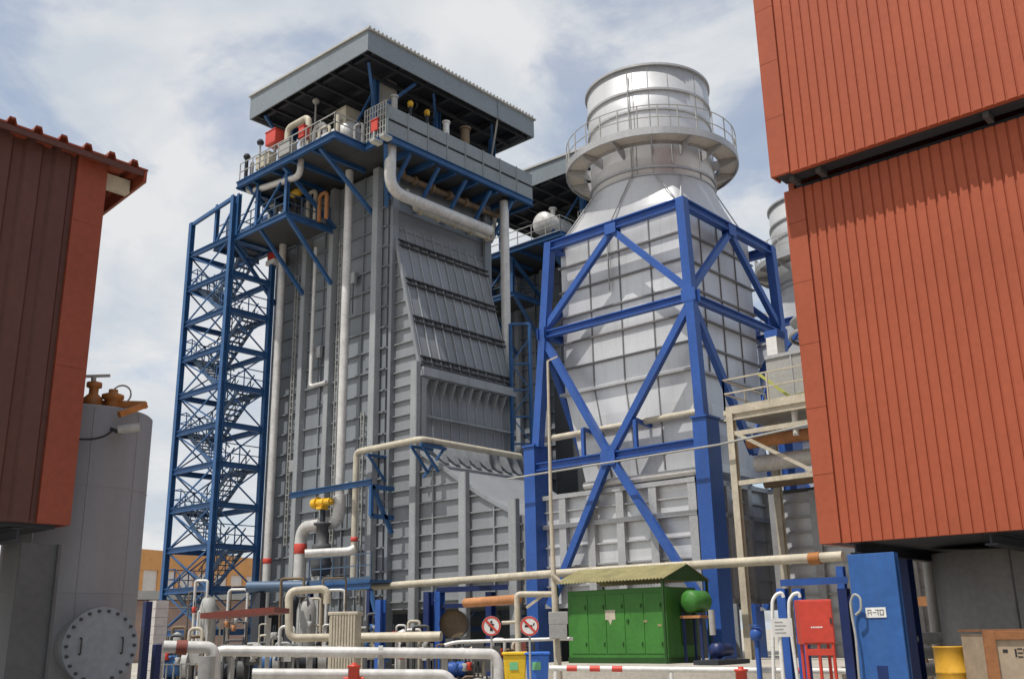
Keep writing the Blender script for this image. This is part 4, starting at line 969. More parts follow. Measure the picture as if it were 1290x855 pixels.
q = MB(); q.prism([(tip.x-.06, ye0+.01, roofz(ye0)-.04), (tip.x-.06, yB, roofz(yB)-.04), (tip.x-.06, yB, roofz(yB)-.24), (tip.x-.06, ye0+.01, roofz(ye0)-.24)], (.05, 0, 0)); part('barge_board', q, 'lefttrim', rp_)
q = MB(); q.prism([(-1, ye0+.012, roofz(ye0)-.035), (tip.x-.07, ye0+.012, roofz(ye0)-.035), (tip.x-.07, ye0+.012, roofz(ye0)-.13), (-1, ye0+.012, roofz(ye0)-.13)], (0, .04, 0)); part('eave_trim', q, 'brownred', rp_)
q = MB(); q.box(tr_.x+.04, tip.x-.1, YL+.15, YL+.30, roofz(YL)-.32, roofz(YL)-.08); part('purlin', q, 'cream', rp_)
q = MB(); q.box(at(26, 700, 'Y', YL+.25).x, tr_.x-.02, YL+.25, YL+.33, 0, ZLB-.27); q.box(tr_.x-.045, tr_.x+.0, YL+.19, YL+.25, 0, ZLB-.27)
part('support_column', q, 'darkgrey', lb_)
# grey tank with bolted cover
c = at(91, 700, 'D', 19.3); rt = 1.13
tk = thing('bolted_tank', 'tall smooth grey tank with a big round bolted cover, beside the left building', 'tank', (c.x, c.y, 0))
ztk = at(150, 514, 'D', 18.4).z
part('shell', MB().lathe((c.x, c.y, 0), [(rt, 0), (rt, ztk-.03), (rt-.03, ztk), (.001, ztk+.02)], 96), 'tank', tk)
cc = at(126, 813, 'D', 17.75); nz = V3((cc.x-c.x, cc.y-c.y, 0)).normalized(); sx_ = nz.cross(UP)
def disc_on(mb, ctr, n_, r, d0, d1, seg=48):
    u = n_.cross(UP).normalized(); ring0 = [ctr+n_*d0+(u*math.cos(2*PI*k/seg)+UP*math.sin(2*PI*k/seg))*r for k in range(seg)]; ring1 = [v+n_*(d1-d0) for v in ring0]
    mb.add(ring0+ring1, [(k, (k+1) % seg, (k+1) % seg+seg, k+seg) for k in range(seg)], True); mb.fan(ring0, True); mb.fan(ring1); return mb
rm = 42*17.75/1255; ctr = V3((cc.x, cc.y, cc.z))
part('neck', disc_on(MB(), ctr, nz, rm*.84, -.6, -.05), 'tank', tk); cov = part('manhole_cover', disc_on(MB(), ctr, nz, rm, -.05, .03), 'manhole', tk, bevel=.006)
part('neck_flange', disc_on(MB(), ctr, nz, rm, -.12, -.056), 'tank', tk)
u = nz.cross(UP).normalized()
for k in range(22):
    a = 2*PI*k/22; part('bolt', disc_on(MB(), ctr+(u*math.cos(a)+UP*math.sin(a))*rm*.9, nz, .026, .028, .065, 6), 'bolt', cov)
for s in (-.55, .55):
    p0 = ctr+u*rm*s+nz*.03; part('lifting_handle', MB().tube([p0+UP*.12, p0+UP*.12+nz*.06, p0-UP*.12+nz*.06, p0-UP*.12], .013, 8, .03), 'bolt', cov)
# valve gear on the tank top
def P_(x, y, D=18.6): return at(x, y, 'D', D)
q = MB()
for a_ in (-1.9, -1.15, -2.6):
    q.bar((c.x+(rt+.001)*math.cos(a_), c.y+(rt+.001)*math.sin(a_), .02), (c.x+(rt+.001)*math.cos(a_), c.y+(rt+.001)*math.sin(a_), ztk-.05), .016)
for z in (2.35, 4.1): q.lathe((c.x, c.y, z), [(rt+.001, 0), (rt+.009, .008), (rt+.001, .016)], 96)
part('weld_seam', q, 'tank', tk)
vg = thing('relief_valve', 'rusty orange relief valve rig with handwheel on top of the grey tank', 'valve', V3((c.x, c.y, ztk)))
part('beam', MB().bar(P_(92, 508, 18.9), P_(184, 510, 18.5), .10, .12), 'orange', vg)
part('side_arm', MB().bar(P_(150, 522, 18.0), P_(184, 510, 18.3), .08, .1), 'orange', vg)
part('valve_body', MB().lathe(P_(142, 502), [(.001, -.26), (.19, -.24), (.19, -.18), (.11, -.14), (.11, -.04), (.19, 0), (.19, .06), (.08, .1), (.08, .16), (.001, .17)], 18), 'orange', vg)
part('handwheel', MB().tube([P_(153, 497)+(RH*math.cos(k*PI/8)+UP*math.sin(k*PI/8))*.17 for k in range(17)], .016, 6, cap=False), 'coolergrey', vg)
part('pilot_valve', MB().lathe(P_(117, 503), [(.001, -.2), (.16, -.2), (.16, .02), (.08, .1), (.08, .2), (.13, .22), (.13, .3), (.001, .32)], 16), 'orange', vg)
part('stem', MB().tube([P_(118, 496), P_(118, 475), ], .045, 10), 'coolergrey', vg)
part('lever', MB().bar(P_(106, 474), P_(139, 473), .03, .05), 'coolergrey', vg)
cm = thing('level_gauge', 'small grey gauge with a black cable fixed high on the grey tank', 'gauge', P_(150, 540, 18.15))
part('gauge_body', MB().tube([P_(148, 541, 18.0), P_(176, 538, 18.0)], .075, 12), 'coolergrey', cm); part('bracket', MB().bar(P_(140, 540, 18.15), P_(152, 545, 18.0), .06), 'darkgrey', cm)
part('cable', MB().tube([P_(98, 553, 18.05), P_(118, 553, 18.05), P_(133, 549, 18.03), P_(143, 541, 18.0)], .018, 8, .2), 'rubber', cm)

# ================================================================== FOREGROUND PIPES AND SMALL THINGS
def tubepx(name, pts, r, mt, lb, cat='pipe', grp=None, n=14, bend=.25):
    return single(name, MB().tube([at(x, y, 'D', D) for x, y, D in pts], r, n, bend), mt, lb, cat, grp)
FG = 'white pipes along the front'
t = thing('front_pipe', 'thick white pipe running low across the foreground from elbow to yellow bin', 'pipe', gp(450, 24), FG)
part('pipe_run', MB().tube([at(*q, 'D', 23.5) for q in ((271, 870), (271, 819), (622, 823), (628, 836), (628, 880))], .115, 18, .22), 'whitepipe', t)
for x in (292, 390, 480, 560): 
    p = at(x, 826, 'D', 23.5); part('support', MB().bar((p.x, p.y, 0), (p.x, p.y, p.z-.02), .1), 'coolergrey', t)
FP = t
t = thing('front_pipe', 'short white pipe stub with a brown red clamp, left of the grey elbow', 'pipe', gp(230, 23), FG)
a, c = at(206, 814, 'D', 23), at(270, 815, 'D', 23)
part('pipe_run', MB().tube([a, c, (c.x, c.y, 0)], .125, 16, .2), 'whitepipe', t)
p = at(229, 815, 'D', 23); dx_ = (c-a).normalized(); part('clamp', MB().tube([p-dx_*.11, p+dx_*.11], .15, 16), 'maroon', t)
pa_, pb2 = at(300, 819.5, 'D', 23.5), at(612, 822.7, 'D', 23.5); dv3 = (pb2-pa_).normalized()
for i in range(6):
    p = pa_.lerp(pb2, (i+.4)/6); part('flange', MB().tube([p-dv3*.05, p+dv3*.05], .15 if i % 3 == 0 else .121, 16), 'coolergrey' if i % 3 == 0 else 'whitepipe', FP)
tubepx('front_pipe', [(318, 848, 22.5), (560, 849, 22.5), (570, 858, 22.5), (570, 900, 22.5)], .105, 'whitepipe', 'lower white pipe behind the red hydrant, bending down at its right end', grp=FG)
t = thing('front_pipe', 'fat grey vertical pipe standing in the lower left foreground', 'pipe', gp(263, 22.2), FG)
p = gp(263, 22.2); part('pipe_run', MB().tube([p, (p.x, p.y, at(263, 826, 'D', 22.2).z)], .17, 18), 'coolergrey', t)
part('flange', MB().lathe((p.x, p.y, .5), [(.17, 0), (.25, 0), (.25, .06), (.17, .06)], 20, smooth=False), 'coolergrey', t)
for i, (x, yt, lb) in enumerate(((183, 757, 'taller navy post beside the pale block pillar'), (199, 811, 'shorter navy post in front of the pale block pillar'))):
    p = gp(x, 22.0); q = MB().box(p.x-.07, p.x+.07, p.y-.07, p.y+.07, 0, zz_(x, yt, 22)); single('navy_post', q, 'navy', lb, 'post', 'navy posts at lower left', bevel=.01)
p = gp(197, 25); zt = zz_(197, 756, 25); q = MB()
k = 0
while k*.19 < zt: q.box(p.x-.16, p.x+.16, p.y-.16, p.y+.16, k*.19, min(zt, k*.19+.182)); k += 1
single('block_pillar', q, 'tile', 'pale block pillar at lower left beside the grey tank', 'pillar')
t = thing('mesh_fence', 'low thin wire fence under the short white pipe stub', 'fence', gp(235, 24))
q = MB()
for x in range(204, 262, 9): a = gp(x, 24); q.bar((a.x, a.y, 0), (a.x, a.y, 1.1), .025)
for z in (.2, .65, 1.08): q.bar(gp(204, 24)+UP*z, gp(262, 24)+UP*z, .025)
part('rails', q, 'coolergrey', t)
for x in (205, 261): a = gp(x, 24.05); part('post', MB().box(a.x-.03, a.x+.03, a.y-.03, a.y+.03, 0, 1.15), 'coolergrey', t)
def hydrant(x, y, D, lb):
    p = gp(x, D); zt = zz_(x, y, D); r = 10*D/1255/2+.03
    t = thing('fire_hydrant', lb, 'hydrant', p, 'red hydrants')
    part('barrel', MB().lathe(p, [(r*1.3, 0), (r*1.3, .05), (r, .06), (r, zt-.1), (r*1.2, zt-.09), (r*1.2, zt-.05), (r*.5, zt-.045), (r*.45, zt), (.001, zt)], 20), 'firered', t)
    for s in (-1, 1): part('outlet', MB().tube([p+UP*(zt-.32)+RH*(s*r*.8), p+UP*(zt-.32)+RH*(s*(r+.09))], .055, 12), 'firered', t)
hydrant(447, 834, 21.5, 'red hydrant in front of the white pipes at lower centre left')
hydrant(930, 839, 21.5, 'red hydrant in front of the white barrier, right of the container')
# wheelie bins
def bin_(x, mt, lb, D=26.2):
    p = gp(x, D); zt = zz_(x, 820, D); hw = .29; t = thing('wheelie_bin', lb, 'bin', p, 'wheelie bins')
    n_ = -FH
    q = MB(); lo_, hi_ = [], []
    for a, b2 in ((-1, -1), (1, -1), (1, 1), (-1, 1)):
        lo_.append(p+RH*(a*hw*.78)-n_*(b2*hw*.85)+UP*.08); hi_.append(p+RH*(a*hw)-n_*(b2*hw*1.15)+UP*(zt-.08))
    q.add(lo_+hi_, [(0, 3, 2, 1), (0, 1, 5, 4), (1, 2, 6, 5), (2, 3, 7, 6), (3, 0, 4, 7), (4, 5, 6, 7)]); part('bin_body', q, mt, t, bevel=.03)
    q = MB(); obl(q, p, RH, UP, n_, -hw-.03, hw+.03, zt-.078, zt-.01, -hw*1.2, hw*1.25); part('lid', q, mt, t, bevel=.02)
    for s in (-1, 1):
        o_ = p+RH*(s*hw*.72)-n_*(hw*.8)+UP*.1; part('wheel', disc_on(MB(), o_, RH*s, .1, -.02, .03, 20), 'rubber', t)
    q = MB(); obl(q, p+n_*(hw*1.06)+UP*(zt-.30), RH, UP, n_, -.13, .08, -.13, .06, -.05, .012); part('sticker', q, 'sticker', t)
    part('handle', MB().tube([p+RH*(-.2)-n_*(hw*1.25)+UP*(zt-.05), p+RH*(-.2)-n_*(hw*1.5)+UP*(zt-.05), p+RH*.2-n_*(hw*1.5)+UP*(zt-.05), p+RH*.2-n_*(hw*1.25)+UP*(zt-.05)], .018, 8, .05), mt, t)
bin_(648, 'binyellow', 'yellow wheelie bin at lower centre, left of the blue one'); bin_(676, 'binblue', 'blue wheelie bin at lower centre, right of the yellow one')
# round prohibition signs
def sign(x, y, D, lb, kind):
    p = gp(x, D); ctr = at(x, y, 'D', D); r = 11.5*D/1255; n_ = (V3((CAM.x-ctr.x, CAM.y-ctr.y, 0))).normalized(); u = UP.cross(n_).normalized()
    t = thing('prohibition_sign', lb, 'sign', p, 'round prohibition signs')
    part('post', MB().tube([p, (ctr.x, ctr.y, ctr.z-.02)], .028, 10), 'coolergrey', t)
    fc = part('sign_face', disc_on(MB(), ctr, n_, r, .03, .045, 40), 'white', t)
    q = MB(); seg = 40
    for ra_, rb3 in ((r*.80, r*.985),):
        o = [ctr+n_*.048+(u*math.cos(2*PI*k/seg)+UP*math.sin(2*PI*k/seg))*rr_ for rr_ in (ra_, rb3) for k in range(seg)]
        o += [v+n_*.004 for v in o]
        for k in range(seg):
            k2 = (k+1) % seg; q.add([o[k], o[k2], o[seg+k2], o[seg+k], o[2*seg+k], o[2*seg+k2], o[3*seg+k2], o[3*seg+k]], [(4, 5, 6, 7), (0, 3, 2, 1), (0, 1, 5, 4), (3, 7, 6, 2)])
    q.bar(ctr+n_*.056+(u*-.55+UP*.55)*r, ctr+n_*.056+(u*.55-UP*.55)*r, .055, .004, n_); part('red_ring', q, 'bandred', fc)
    q = MB()
    if kind == 0:
        q.bar(ctr+n_*.05-UP*r*.5, ctr+n_*.05+UP*r*.25, .07, .004, n_); disc_on(q, ctr+UP*r*.42, n_, r*.13, .046, .052, 12); q.bar(ctr+n_*.05-u*r*.3+UP*r*.02, ctr+n_*.05+u*r*.3+UP*r*.15, .035, .004, n_)
    else:
        q.bar(ctr+n_*.05-u*r*.5, ctr+n_*.05+u*r*.3, .05, .004, n_); q.bar(ctr+n_*.05+u*r*.4+UP*r*.05, ctr+n_*.05+u*r*.5+UP*r*.3, .03, .004, n_)
    part('pictogram', q, 'ink', fc)
sign(619, 788, 25, 'round prohibition sign showing a walker, left of the two, above the pipe', 0); sign(667, 788, 25.6, 'round prohibition sign showing a cigarette, right one, above the blue bin', 1)
# tall beige pole with boxes
p0, p1 = at(690, 455, 'D', 27.5), gp(703, 27.5)
t = thing('cable_pole', 'tall thin beige pole with grey junction boxes, left of the green container', 'pole', p1)
pm = at(694, 640, 'D', 27.5); part('pole_shaft', MB().tube([p1, at(700, 790, 'D', 27.5), pm, p0], [.11, .085, .05, .035], 14), 'cream', t)
part('cross_arm', MB().bar(at(689, 455, 'D', 27.5), at(702, 449, 'D', 27.5), .04), 'cream', t)
for x, y, w, h in ((703, 778, .5, .32), (703, 795, .46, .36)):
    c = at(x, y, 'D', 27.3); q = MB(); obl(q, c, RH, UP, -FH, -w/2, w/2, -h/2, h/2, 0, .2); part('junction_box', q, 'coolergrey', t, bevel=.012)
part('spur_pipe', MB().tube([at(696, 724, 'D', 27.4), at(706, 733, 'D', 27.4)], .06, 8), 'cream', t)
# cream goal-post pipe frames and the orange beam
t = thing('goalpost_frame', 'cream pipe goalpost left of the beige pole behind the round signs', 'pipe frame', gp(672, 30))
part('frame_pipe', MB().tube([gp(653, 30), at(651, 748, 'D', 30), at(699, 748, 'D', 30), gp(702, 30)], .085, 12, .12), 'cream', t)
part('brace', MB().bar(at(683, 750, 'D', 30), at(663, 765, 'D', 30), .08), 'cream', t)
for y in (784,): part('rail', MB().tube([at(632, y, 'D', 30), at(652, y-1, 'D', 30)], .05, 8), 'cream', t)
tubepx('rusty_pipe', [(586, 759, 32), (654, 754, 30.5)], .14, 'rust', 'faded orange pipe ending at the cream goalpost')
tubepx('hand_barrier', [(560, 812, 28), (575, 808, 28), (712, 804, 28), (722, 804, 28)], .045, 'white', 'thin white handrail above the two wheelie bins', 'handrail')
# white barrier with red bands
D_ = 24.5; t = thing('striped_barrier', 'long white barrier pipe with red bands, low in front of the green container', 'barrier', gp(860, D_))
a, c = at(692, 841, 'D', D_), at(1078, 845, 'D', D_)
part('barrier_pipe', MB().tube([a, c], .062, 14), 'white', t); dv2 = (c-a).normalized()
for x in (722, 752, 781, 1010):
    f = (x-692)/(1078-692); p = a.lerp(c, f); part('red_band', MB().tube([p-dv2*.12, p+dv2*.12], .066, 14), 'bandred', t)
for x in (700, 850, 990, 1070):
    p = a.lerp(c, (x-692)/(1078-692)); part('post', MB().tube([(p.x, p.y, 0), (p.x, p.y, p.z-.06)], .05, 10), 'white', t)
# white notice, cane pipes, blue pipe frame
c = at(985, 790, 'D', 20.5); t = thing('notice_board', 'small white notice board on a white post, left of the red cabinet', 'sign', gp(984, 20.5))
q = MB(); obl(q, c, RH, UP, -FH, -.20, .20, -.17, .17, 0, .02); bd = part('board', q, 'white', t)
q = MB()
for i in range(4): obl(q, c, RH, UP, -FH, -.14, .02+.05*(i % 2), .09-.065*i, .11-.065*i, .021, .023)
part('text_line', q, 'coolergrey', bd)
p = gp(982, 20.52); part('post', MB().tube([p, (p.x, p.y, c.z)], .04, 10), 'white', t)
for x, lb in ((975, 'left white cane shaped hose pipe behind the notice board'), (996, 'right white cane shaped hose pipe behind the notice board')):
    pts = [at(x+(0 if x < 980 else 11), 870, 'D', 21), at(x-2, 775, 'D', 21), at(x-2, 756, 'D', 21), at(x+3, 748, 'D', 21), at(x+10, 746, 'D', 21), at(x+12, 752, 'D', 21)]
    single('cane_pipe', MB().tube(pts, .035, 10, .15), 'white', lb, 'pipe', 'white cane pipes')
t = thing('blue_pipe_frame', 'blue steel goalpost frame behind the red fire cabinet', 'frame', gp(1020, 23))
part('beam', MB().bar(at(983, 734, 'D', 23), at(1068, 730, 'D', 23), .12, .14), 'blue', t)
for x in (985, 1005, 1062): 
    p = at(x, 736, 'D', 23); part('post', MB().ibeam((p.x, p.y, 0), (p.x, p.y, p.z-.08), .2, .2, .03), 'blue' if x < 1050 else 'navy', t)
for x, y, D, lb in ((953, 788, 24, 'short blue valve post right of the beige column'),):
    p = gp(x, D); t = thing('valve_post', lb, 'valve', p); part('post', MB().tube([p, (p.x, p.y, zz_(x, y+18, D))], .06, 10), 'blue', t)
    part('valve_body', MB().lathe((p.x, p.y, zz_(x, y+10, D)), [(.001, -.16), (.13, -.14), (.15, 0), (.1, .14), (.001, .16)], 14), 'blue', t); part('handwheel', MB().lathe((p.x, p.y, zz_(x, y, D)), [(.12, 0), (.15, 0), (.15, .025), (.12, .025), (.12, 0)], 18), 'blue', t)
# red fire cabinet
D_ = 17.2; fc = thing('fire_cabinet', 'red fire hose cabinet on thin red legs, left of the blue column', 'cabinet', gp(1035, D_))
a = at(1011, 811, 'D', D_); b2 = at(1053, 754, 'D', D_); w = (at(1053, 811, 'D', D_)-a).length; hgt = b2.z-a.z; u = (at(1053, 811, 'D', D_)-a).normalized(); u.z = 0
q = MB(); obl(q, a, u, UP, -FH, 0, w, 0, hgt, -.28, 0); part('cabinet_body', q, 'firered', fc, bevel=.012)
q = MB(); obl(q, a, u, UP, -FH, .02, w-.02, .02, hgt-.02, .001, .016); dd = part('door', q, 'firered', fc, bevel=.006)
q = MB()
for i in range(7): obl(q, a, u, UP, -FH, .15+.026*i, .15+.026*i+.018, hgt*.36, hgt*.36+.022, .0165, .0185)
part('door_lettering', q, 'white', dd); q = MB(); obl(q, a, u, UP, -FH, w-.06, w-.035, hgt*.45, hgt*.58, .017, .035); part('handle', q, 'bolt', dd)
for f, b3 in ((.12, 0), (.5, 0), (.93, 0), (.12, -.26), (.93, -.26)):
    p = a+u*(w*f)-(-FH)*(-b3) if False else a+u*(w*f)+(-FH)*(b3-.02); part('leg', MB().bar((p.x, p.y, 0), (p.x, p.y, a.z), .04), 'firered', fc)
part('cross_rail', MB().bar(a+u*(w*.12)-UP*.12-(-FH)*.02, a+u*(w*.93)-UP*.12-(-FH)*.02, .05, .1), 'firered', fc)

# ---- long overhead pipes
xz = 29.6; a = at(452, 740, 'X', xz); c = at(1062, 700, 'X', xz); zr2 = at(700, 722, 'X', xz).z
t = thing('overhead_pipe', 'long beige overhead pipe crossing the whole scene above the container roof', 'pipe', (xz, a.y, 0))
part('pipe_run', MB().tube([(xz, a.y, at(452, 740, 'X', xz).z), (xz, at(700, 722, 'X', xz).y, zr2), (xz, c.y, c.z)], .15, 16, .2), 'cream', t)
for px_ in (552, 1060):
    y_ = at(px_, 730, 'X', xz).y; part('post', MB().ibeam((xz+.02, y_, 0), (xz+.02, y_, a.z-.3), .22, .22, .03), 'blue' if px_ in (552, 1060) else 'cream', t)
p = at(1027, 703, 'X', xz); part('clamp', MB().tube([(xz, p.y-.18, p.z), (xz, p.y+.18, p.z)], .19, 14), 'orange', t)
t = thing('blue_portal', 'blue portal frame under the overhead pipe, left of the round signs', 'frame', gp(595, 41))
for x in (554, 618, 480, 540):
    p = at(x, 745, 'D', 41); part('post', MB().ibeam((p.x, p.y, 0), (p.x, p.y, p.z+ (0 if x not in (480,) else -.3)), .3, .3, .04), 'blue' if x in (554, 480) else 'navy', t)
part('beam', MB().bar(at(550, 743, 'D', 41), at(640, 739, 'D', 41), .2, .2), 'navy', t); part('beam', MB().bar(at(556, 763, 'D', 41), at(600, 762, 'D', 41), .16, .16), 'navy', t)
a = at(640, 603, 'X', 30.2); c = at(1030, 532, 'X', 30.2)
single('thin_conduit', MB().tube([(30.2, a.y, a.z), (30.2, at(905, 560, 'X', 30.2).y, at(905, 560, 'X', 30.2).z), (30.2, c.y, c.z)], .038, 8), 'coolergrey', 'thin pale conduit crossing in front of the blue frame legs', 'conduit')
a = at(679, 553, 'X', 31.15); c = at(885, 520, 'X', 31.15)
single('duct_pipe', MB().tube([(31.4, a.y, a.z), (31.4, c.y, a.z+.02)], .13, 12), 'cream', 'beige pipe on blue brackets crossing the narrow neck of the silver duct', 'pipe')
a = at(738, 612, 'X', 31.3); c = at(884, 591, 'X', 31.3)
single('lip_pipe', MB().tube([(31.25, a.y, a.z), (31.25, c.y, a.z)], .15, 12), 'whitepipe', 'white pipe along the top edge of the low silver diverter box', 'pipe')

# ================================================================== PROCESS CLUTTER AT THE BOILER FOOT
# valve station under the main riser
c = at(405, 690, 'X', 29.3)
t = thing('control_valve', 'big yellow headed control valve under the bend of the main riser', 'valve', (c.x, c.y, 0))
za = at(404, 633, 'X', 29.3).z
part('actuator_head', MB().lathe((c.x, c.y+.1, za), [(.001, -.78), (.06, -.78), (.06, -.70), (.17, -.68), (.17, -.30), (.22, -.29), (.22, -.25), (.20, -.24), (.20, .22), (.29, .23), (.29, .28), (.24, .29), (.24, .62), (.16, .66), (.001, .66)], 22, 'y', smooth=False), 'yellow', t)
part('gear_box', MB().box(c.x-.22, c.x+.22, c.y-.14, c.y+.26, za-.34, za-.2), 'yellow', t, bevel=.02)
part('yoke', MB().tube([(c.x, c.y, za-.2), (c.x, c.y, za-1.0)], .13, 12), 'dark', t)
part('valve_body', MB().lathe((c.x, c.y, 0), [(.001, za-3.4), (.42, za-3.3), (.5, za-2.8), (.35, za-2.3), (.45, za-2.2), (.45, za-2.0), (.28, za-1.9), (.28, za-1.1), (.4, za-1.05), (.4, za-.95), (.001, za-.9)], 22), 'darkgrey', t)
part('pedestal', MB().box(c.x-.3, c.x+.3, c.y-.3, c.y+.3, 0, za-3.4), 'coolergrey', t)
a, b2 = at(366, 624, 'X', 29.2), at(468, 614, 'X', 29.2)
t = thing('pipe_support', 'dark blue bracket frame across the main riser, beside the yellow valve head', 'support', (29.6, b2.y, 0))
part('beam', MB().ibeam((29.2, a.y, a.z), (29.2, b2.y, a.z), .2, .26), 'stair', t)
for k in range(2): part('bracket', MB().bar((29.2, b2.y, a.z-.2-1.3*k), (30.5, b2.y, a.z-.2-1.3*k), .16, .2), 'stair', t)
part('brace', MB().bar((29.25, b2.y, a.z-.2), (30.45, b2.y, a.z-2.2), .16), 'stair', t); part('hanger', MB().bar((29.2, b2.y, a.z-.14), (29.2, b2.y, a.z-1.5), .16), 'stair', t)
a, b2 = at(390, 735, 'X', 28.4), at(468, 738, 'X', 28.4)
t = thing('work_platform', 'small blue work platform at the boiler foot beside the main riser', 'platform', (28.9, (a.y+b2.y)/2, 0))
part('deck', MB().box(28.3, 29.6, b2.y, a.y, a.z-.1, a.z), 'stair', t); q = MB().ibeam((28.35, b2.y, a.z-.25), (28.35, a.y, a.z-.25), .16, .28); part('edge_beam', q, 'stair', t)
for y in (b2.y+.1, a.y-.1): part('leg', MB().ibeam((28.4, y, 0), (28.4, y, a.z-.4), .2, .2), 'navy', t)
part('brace', MB().bar((28.4, b2.y+.1, a.z-.4), (28.4, b2.y-1.1, .6), .14), 'stair', t)
q = MB(); railing(q, [(28.35, b2.y, a.z), (28.35, a.y, a.z)], step=.9); part('handrail', q, 'tread', t)
a, c = at(312, 739, 'D', 47), at(388, 738, 'D', 46)
t = thing('blue_vessel', 'long blue horizontal vessel lying low at the stair tower foot', 'vessel', gp(350, 46))
part('shell', MB().tube([a, c], .24, 16), 'bluegrey', t)
for f in (.2, .75): p = a.lerp(c, f); part('saddle', MB().box(p.x-.15, p.x+.15, p.y-.3, p.y+.3, 0, p.z-.25), 'dark', t)
tubepx('loop_pipe', [(450, 802, 37), (364, 803, 37), (364, 744, 37), (412, 741, 37), (412, 760, 37)], .135, 'cream', 'cream square pipe loop at the foot of the main riser', bend=.3)
tubepx('riser_stub', [(447, 690, 42), (440, 694, 42), (384, 697, 42)], .17, 'whitepipe', 'white horizontal pipe joining the cream wall pipe, above the blue platform')
tubepx('rack_pipe', [(428, 803, 38), (556, 801, 36.5)], .17, 'cream', 'cream horizontal pipe low down, behind the red hydrant')
# red canopy
a, c = at(252, 776, 'D', 33), at(345, 768, 'D', 33)
t = thing('red_canopy', 'flat maroon canopy on posts at the stair tower foot', 'canopy', gp(300, 33))
q = MB(); obl(q, a, (c-a).normalized(), UP, FH, 0, (c-a).length, -.06, .1, 0, 2.2); part('canopy_slab', q, 'maroon', t)
for x in (262, 338): p = gp(x, 33.5); part('post', MB().bar(p, (p.x, p.y, 2.2), .1), 'coolergrey', t)
# cream ribbed skid tank
c = at(418, 783, 'D', 35); t = thing('ribbed_tank', 'cream ribbed box tank inside the square pipe loop', 'tank', gp(418, 35))
a = gp(412, 35.5); zt = zz_(430, 770, 35.5); w = 36*35.5/1255
q = MB(); obl(q, a, RH, UP, FH, .05, w-.05, .15, zt-.12, .05, 1.2); part('tank_body', q, 'cream', t)
q = MB(); obl(q, a, RH, UP, FH, 0, w, zt-.118, zt, 0, 1.25); part('tank_lid', q, 'cream', t, bevel=.03)
for i in range(9): q = MB(); obl(q, a, RH, UP, FH, .1+(w-.25)*i/8, .16+(w-.25)*i/8, .15, zt-.12, .0, .049); part('rib', q, 'cream', t)

def skid(x, D, w, h, kind, lb, mts=('coolergrey', 'navy', 'cream')):
    """a small skid of process plant: base frame, machine, piping"""
    o = gp(x, D); t = thing('process_skid', lb, 'skid', o, 'process skids at the plant foot'); W = w*D/1255; H = h*D/1255
    rnd = random.Random(x*7+kind)
    q = MB(); obl(q, o, RH, UP, FH, -W/2, W/2, 0, .18, -.5, .5); part('base_frame', q, 'dark', t)
    if kind in (0, 2):
        r = min(.45, H*.22)
        part('motor', MB().tube([o-RH*(W*.38)+UP*(.2+r), o+RH*(W*.02)+UP*(.2+r)], r, 18), mts[1], t)
        part('pump_casing', MB().tube([o+RH*(W*.06)+UP*(.25+r), o+RH*(W*.2)+UP*(.25+r)], r*1.25, 18), mts[0], t)
        part('outlet_pipe', MB().tube([o+RH*(W*.13)+UP*(.3+2*r), o+RH*(W*.13)+UP*H, o+RH*(W*.45)+UP*H, o+RH*(W*.45)+UP*.2], .065, 12, .2), mts[2], t)
    if kind in (1, 2):
        p = o-RH*(W*.22)+FH*.2; rr_ = min(.4, W*.17)
        part('vessel', MB().lathe(p, [(.001, .2), (rr_*.8, .25), (rr_, .45), (rr_, H*.78), (rr_*.7, H*.9), (.001, H*.95)], 20), mts[0], t)
        part('ladder', MB().bar(p-FH*(rr_+.1)-RH*.15+UP*.2, p-FH*(rr_+.1)-RH*.15+UP*H*.85, .04), mts[2], t)
    for i in range(7):
        x0 = rnd.uniform(-.5, .5)*W; hh = H*rnd.uniform(.55, 1.15); x2 = x0+rnd.choice((-1, 1))*W*rnd.uniform(.2, .4); dd_ = rnd.uniform(-.4, .4)
        part('pipe_run', MB().tube([o+RH*x0+FH*dd_+UP*.18, o+RH*x0+FH*dd_+UP*hh, o+RH*x2+FH*dd_+UP*hh, o+RH*x2+FH*(dd_+.2)+UP*.18], rnd.uniform(.025, .065), 10, .12), rnd.choice(('coolergrey', 'cream', 'darkgrey', 'darkgrey', 'brown', 'whitepipe')), t)
    for i in range(4):
        x0 = rnd.uniform(-.4, .4)*W; zq = H*rnd.uniform(.4, .9); p = o+RH*x0-FH*.45+UP*zq
        part('valve', MB().lathe(p, [(.001, -.14), (.12, -.12), (.07, 0), (.12, .12), (.001, .14)], 12), rnd.choice((mts[1], 'coolergrey', 'firered')), t)
        part('valve_stem', MB().tube([p+UP*.12, p+UP*.4], .025, 8), 'dark', t)
    c0_ = o+RH*(W*.33)-FH*.3; q = MB(); obl(q, c0_, RH, UP, FH, -.2, .2, .7, 1.3, 0, .2); part('control_box', q, mts[0], t); part('box_stand', MB().bar(c0_+FH*.1+UP*.18, c0_+FH*.1+UP*.7, .05), 'dark', t)
skid(232, 40, 46, 62, 2, 'blue and grey pump skid left of the maroon canopy', ('coolergrey', 'stair', 'cream'))
skid(300, 38, 60, 46, 0, 'grey pump skid with piping under the maroon canopy', ('darkgrey', 'dark', 'coolergrey'))
skid(345, 42, 52, 60, 0, 'piping skid between the canopy and the square pipe loop', ('coolergrey', 'stair', 'whitepipe'))
skid(400, 43, 70, 100, 2, 'tall piping skid behind the ribbed cream tank', ('coolergrey', 'dark', 'whitepipe'))
skid(455, 42, 46, 70, 1, 'vessel skid right of the ribbed cream tank', ('cream', 'stair', 'cream'))
skid(520, 39, 56, 62, 1, 'pale valve skid below the left end of the overhead pipe', ('whitepipe', 'dark', 'whitepipe'))
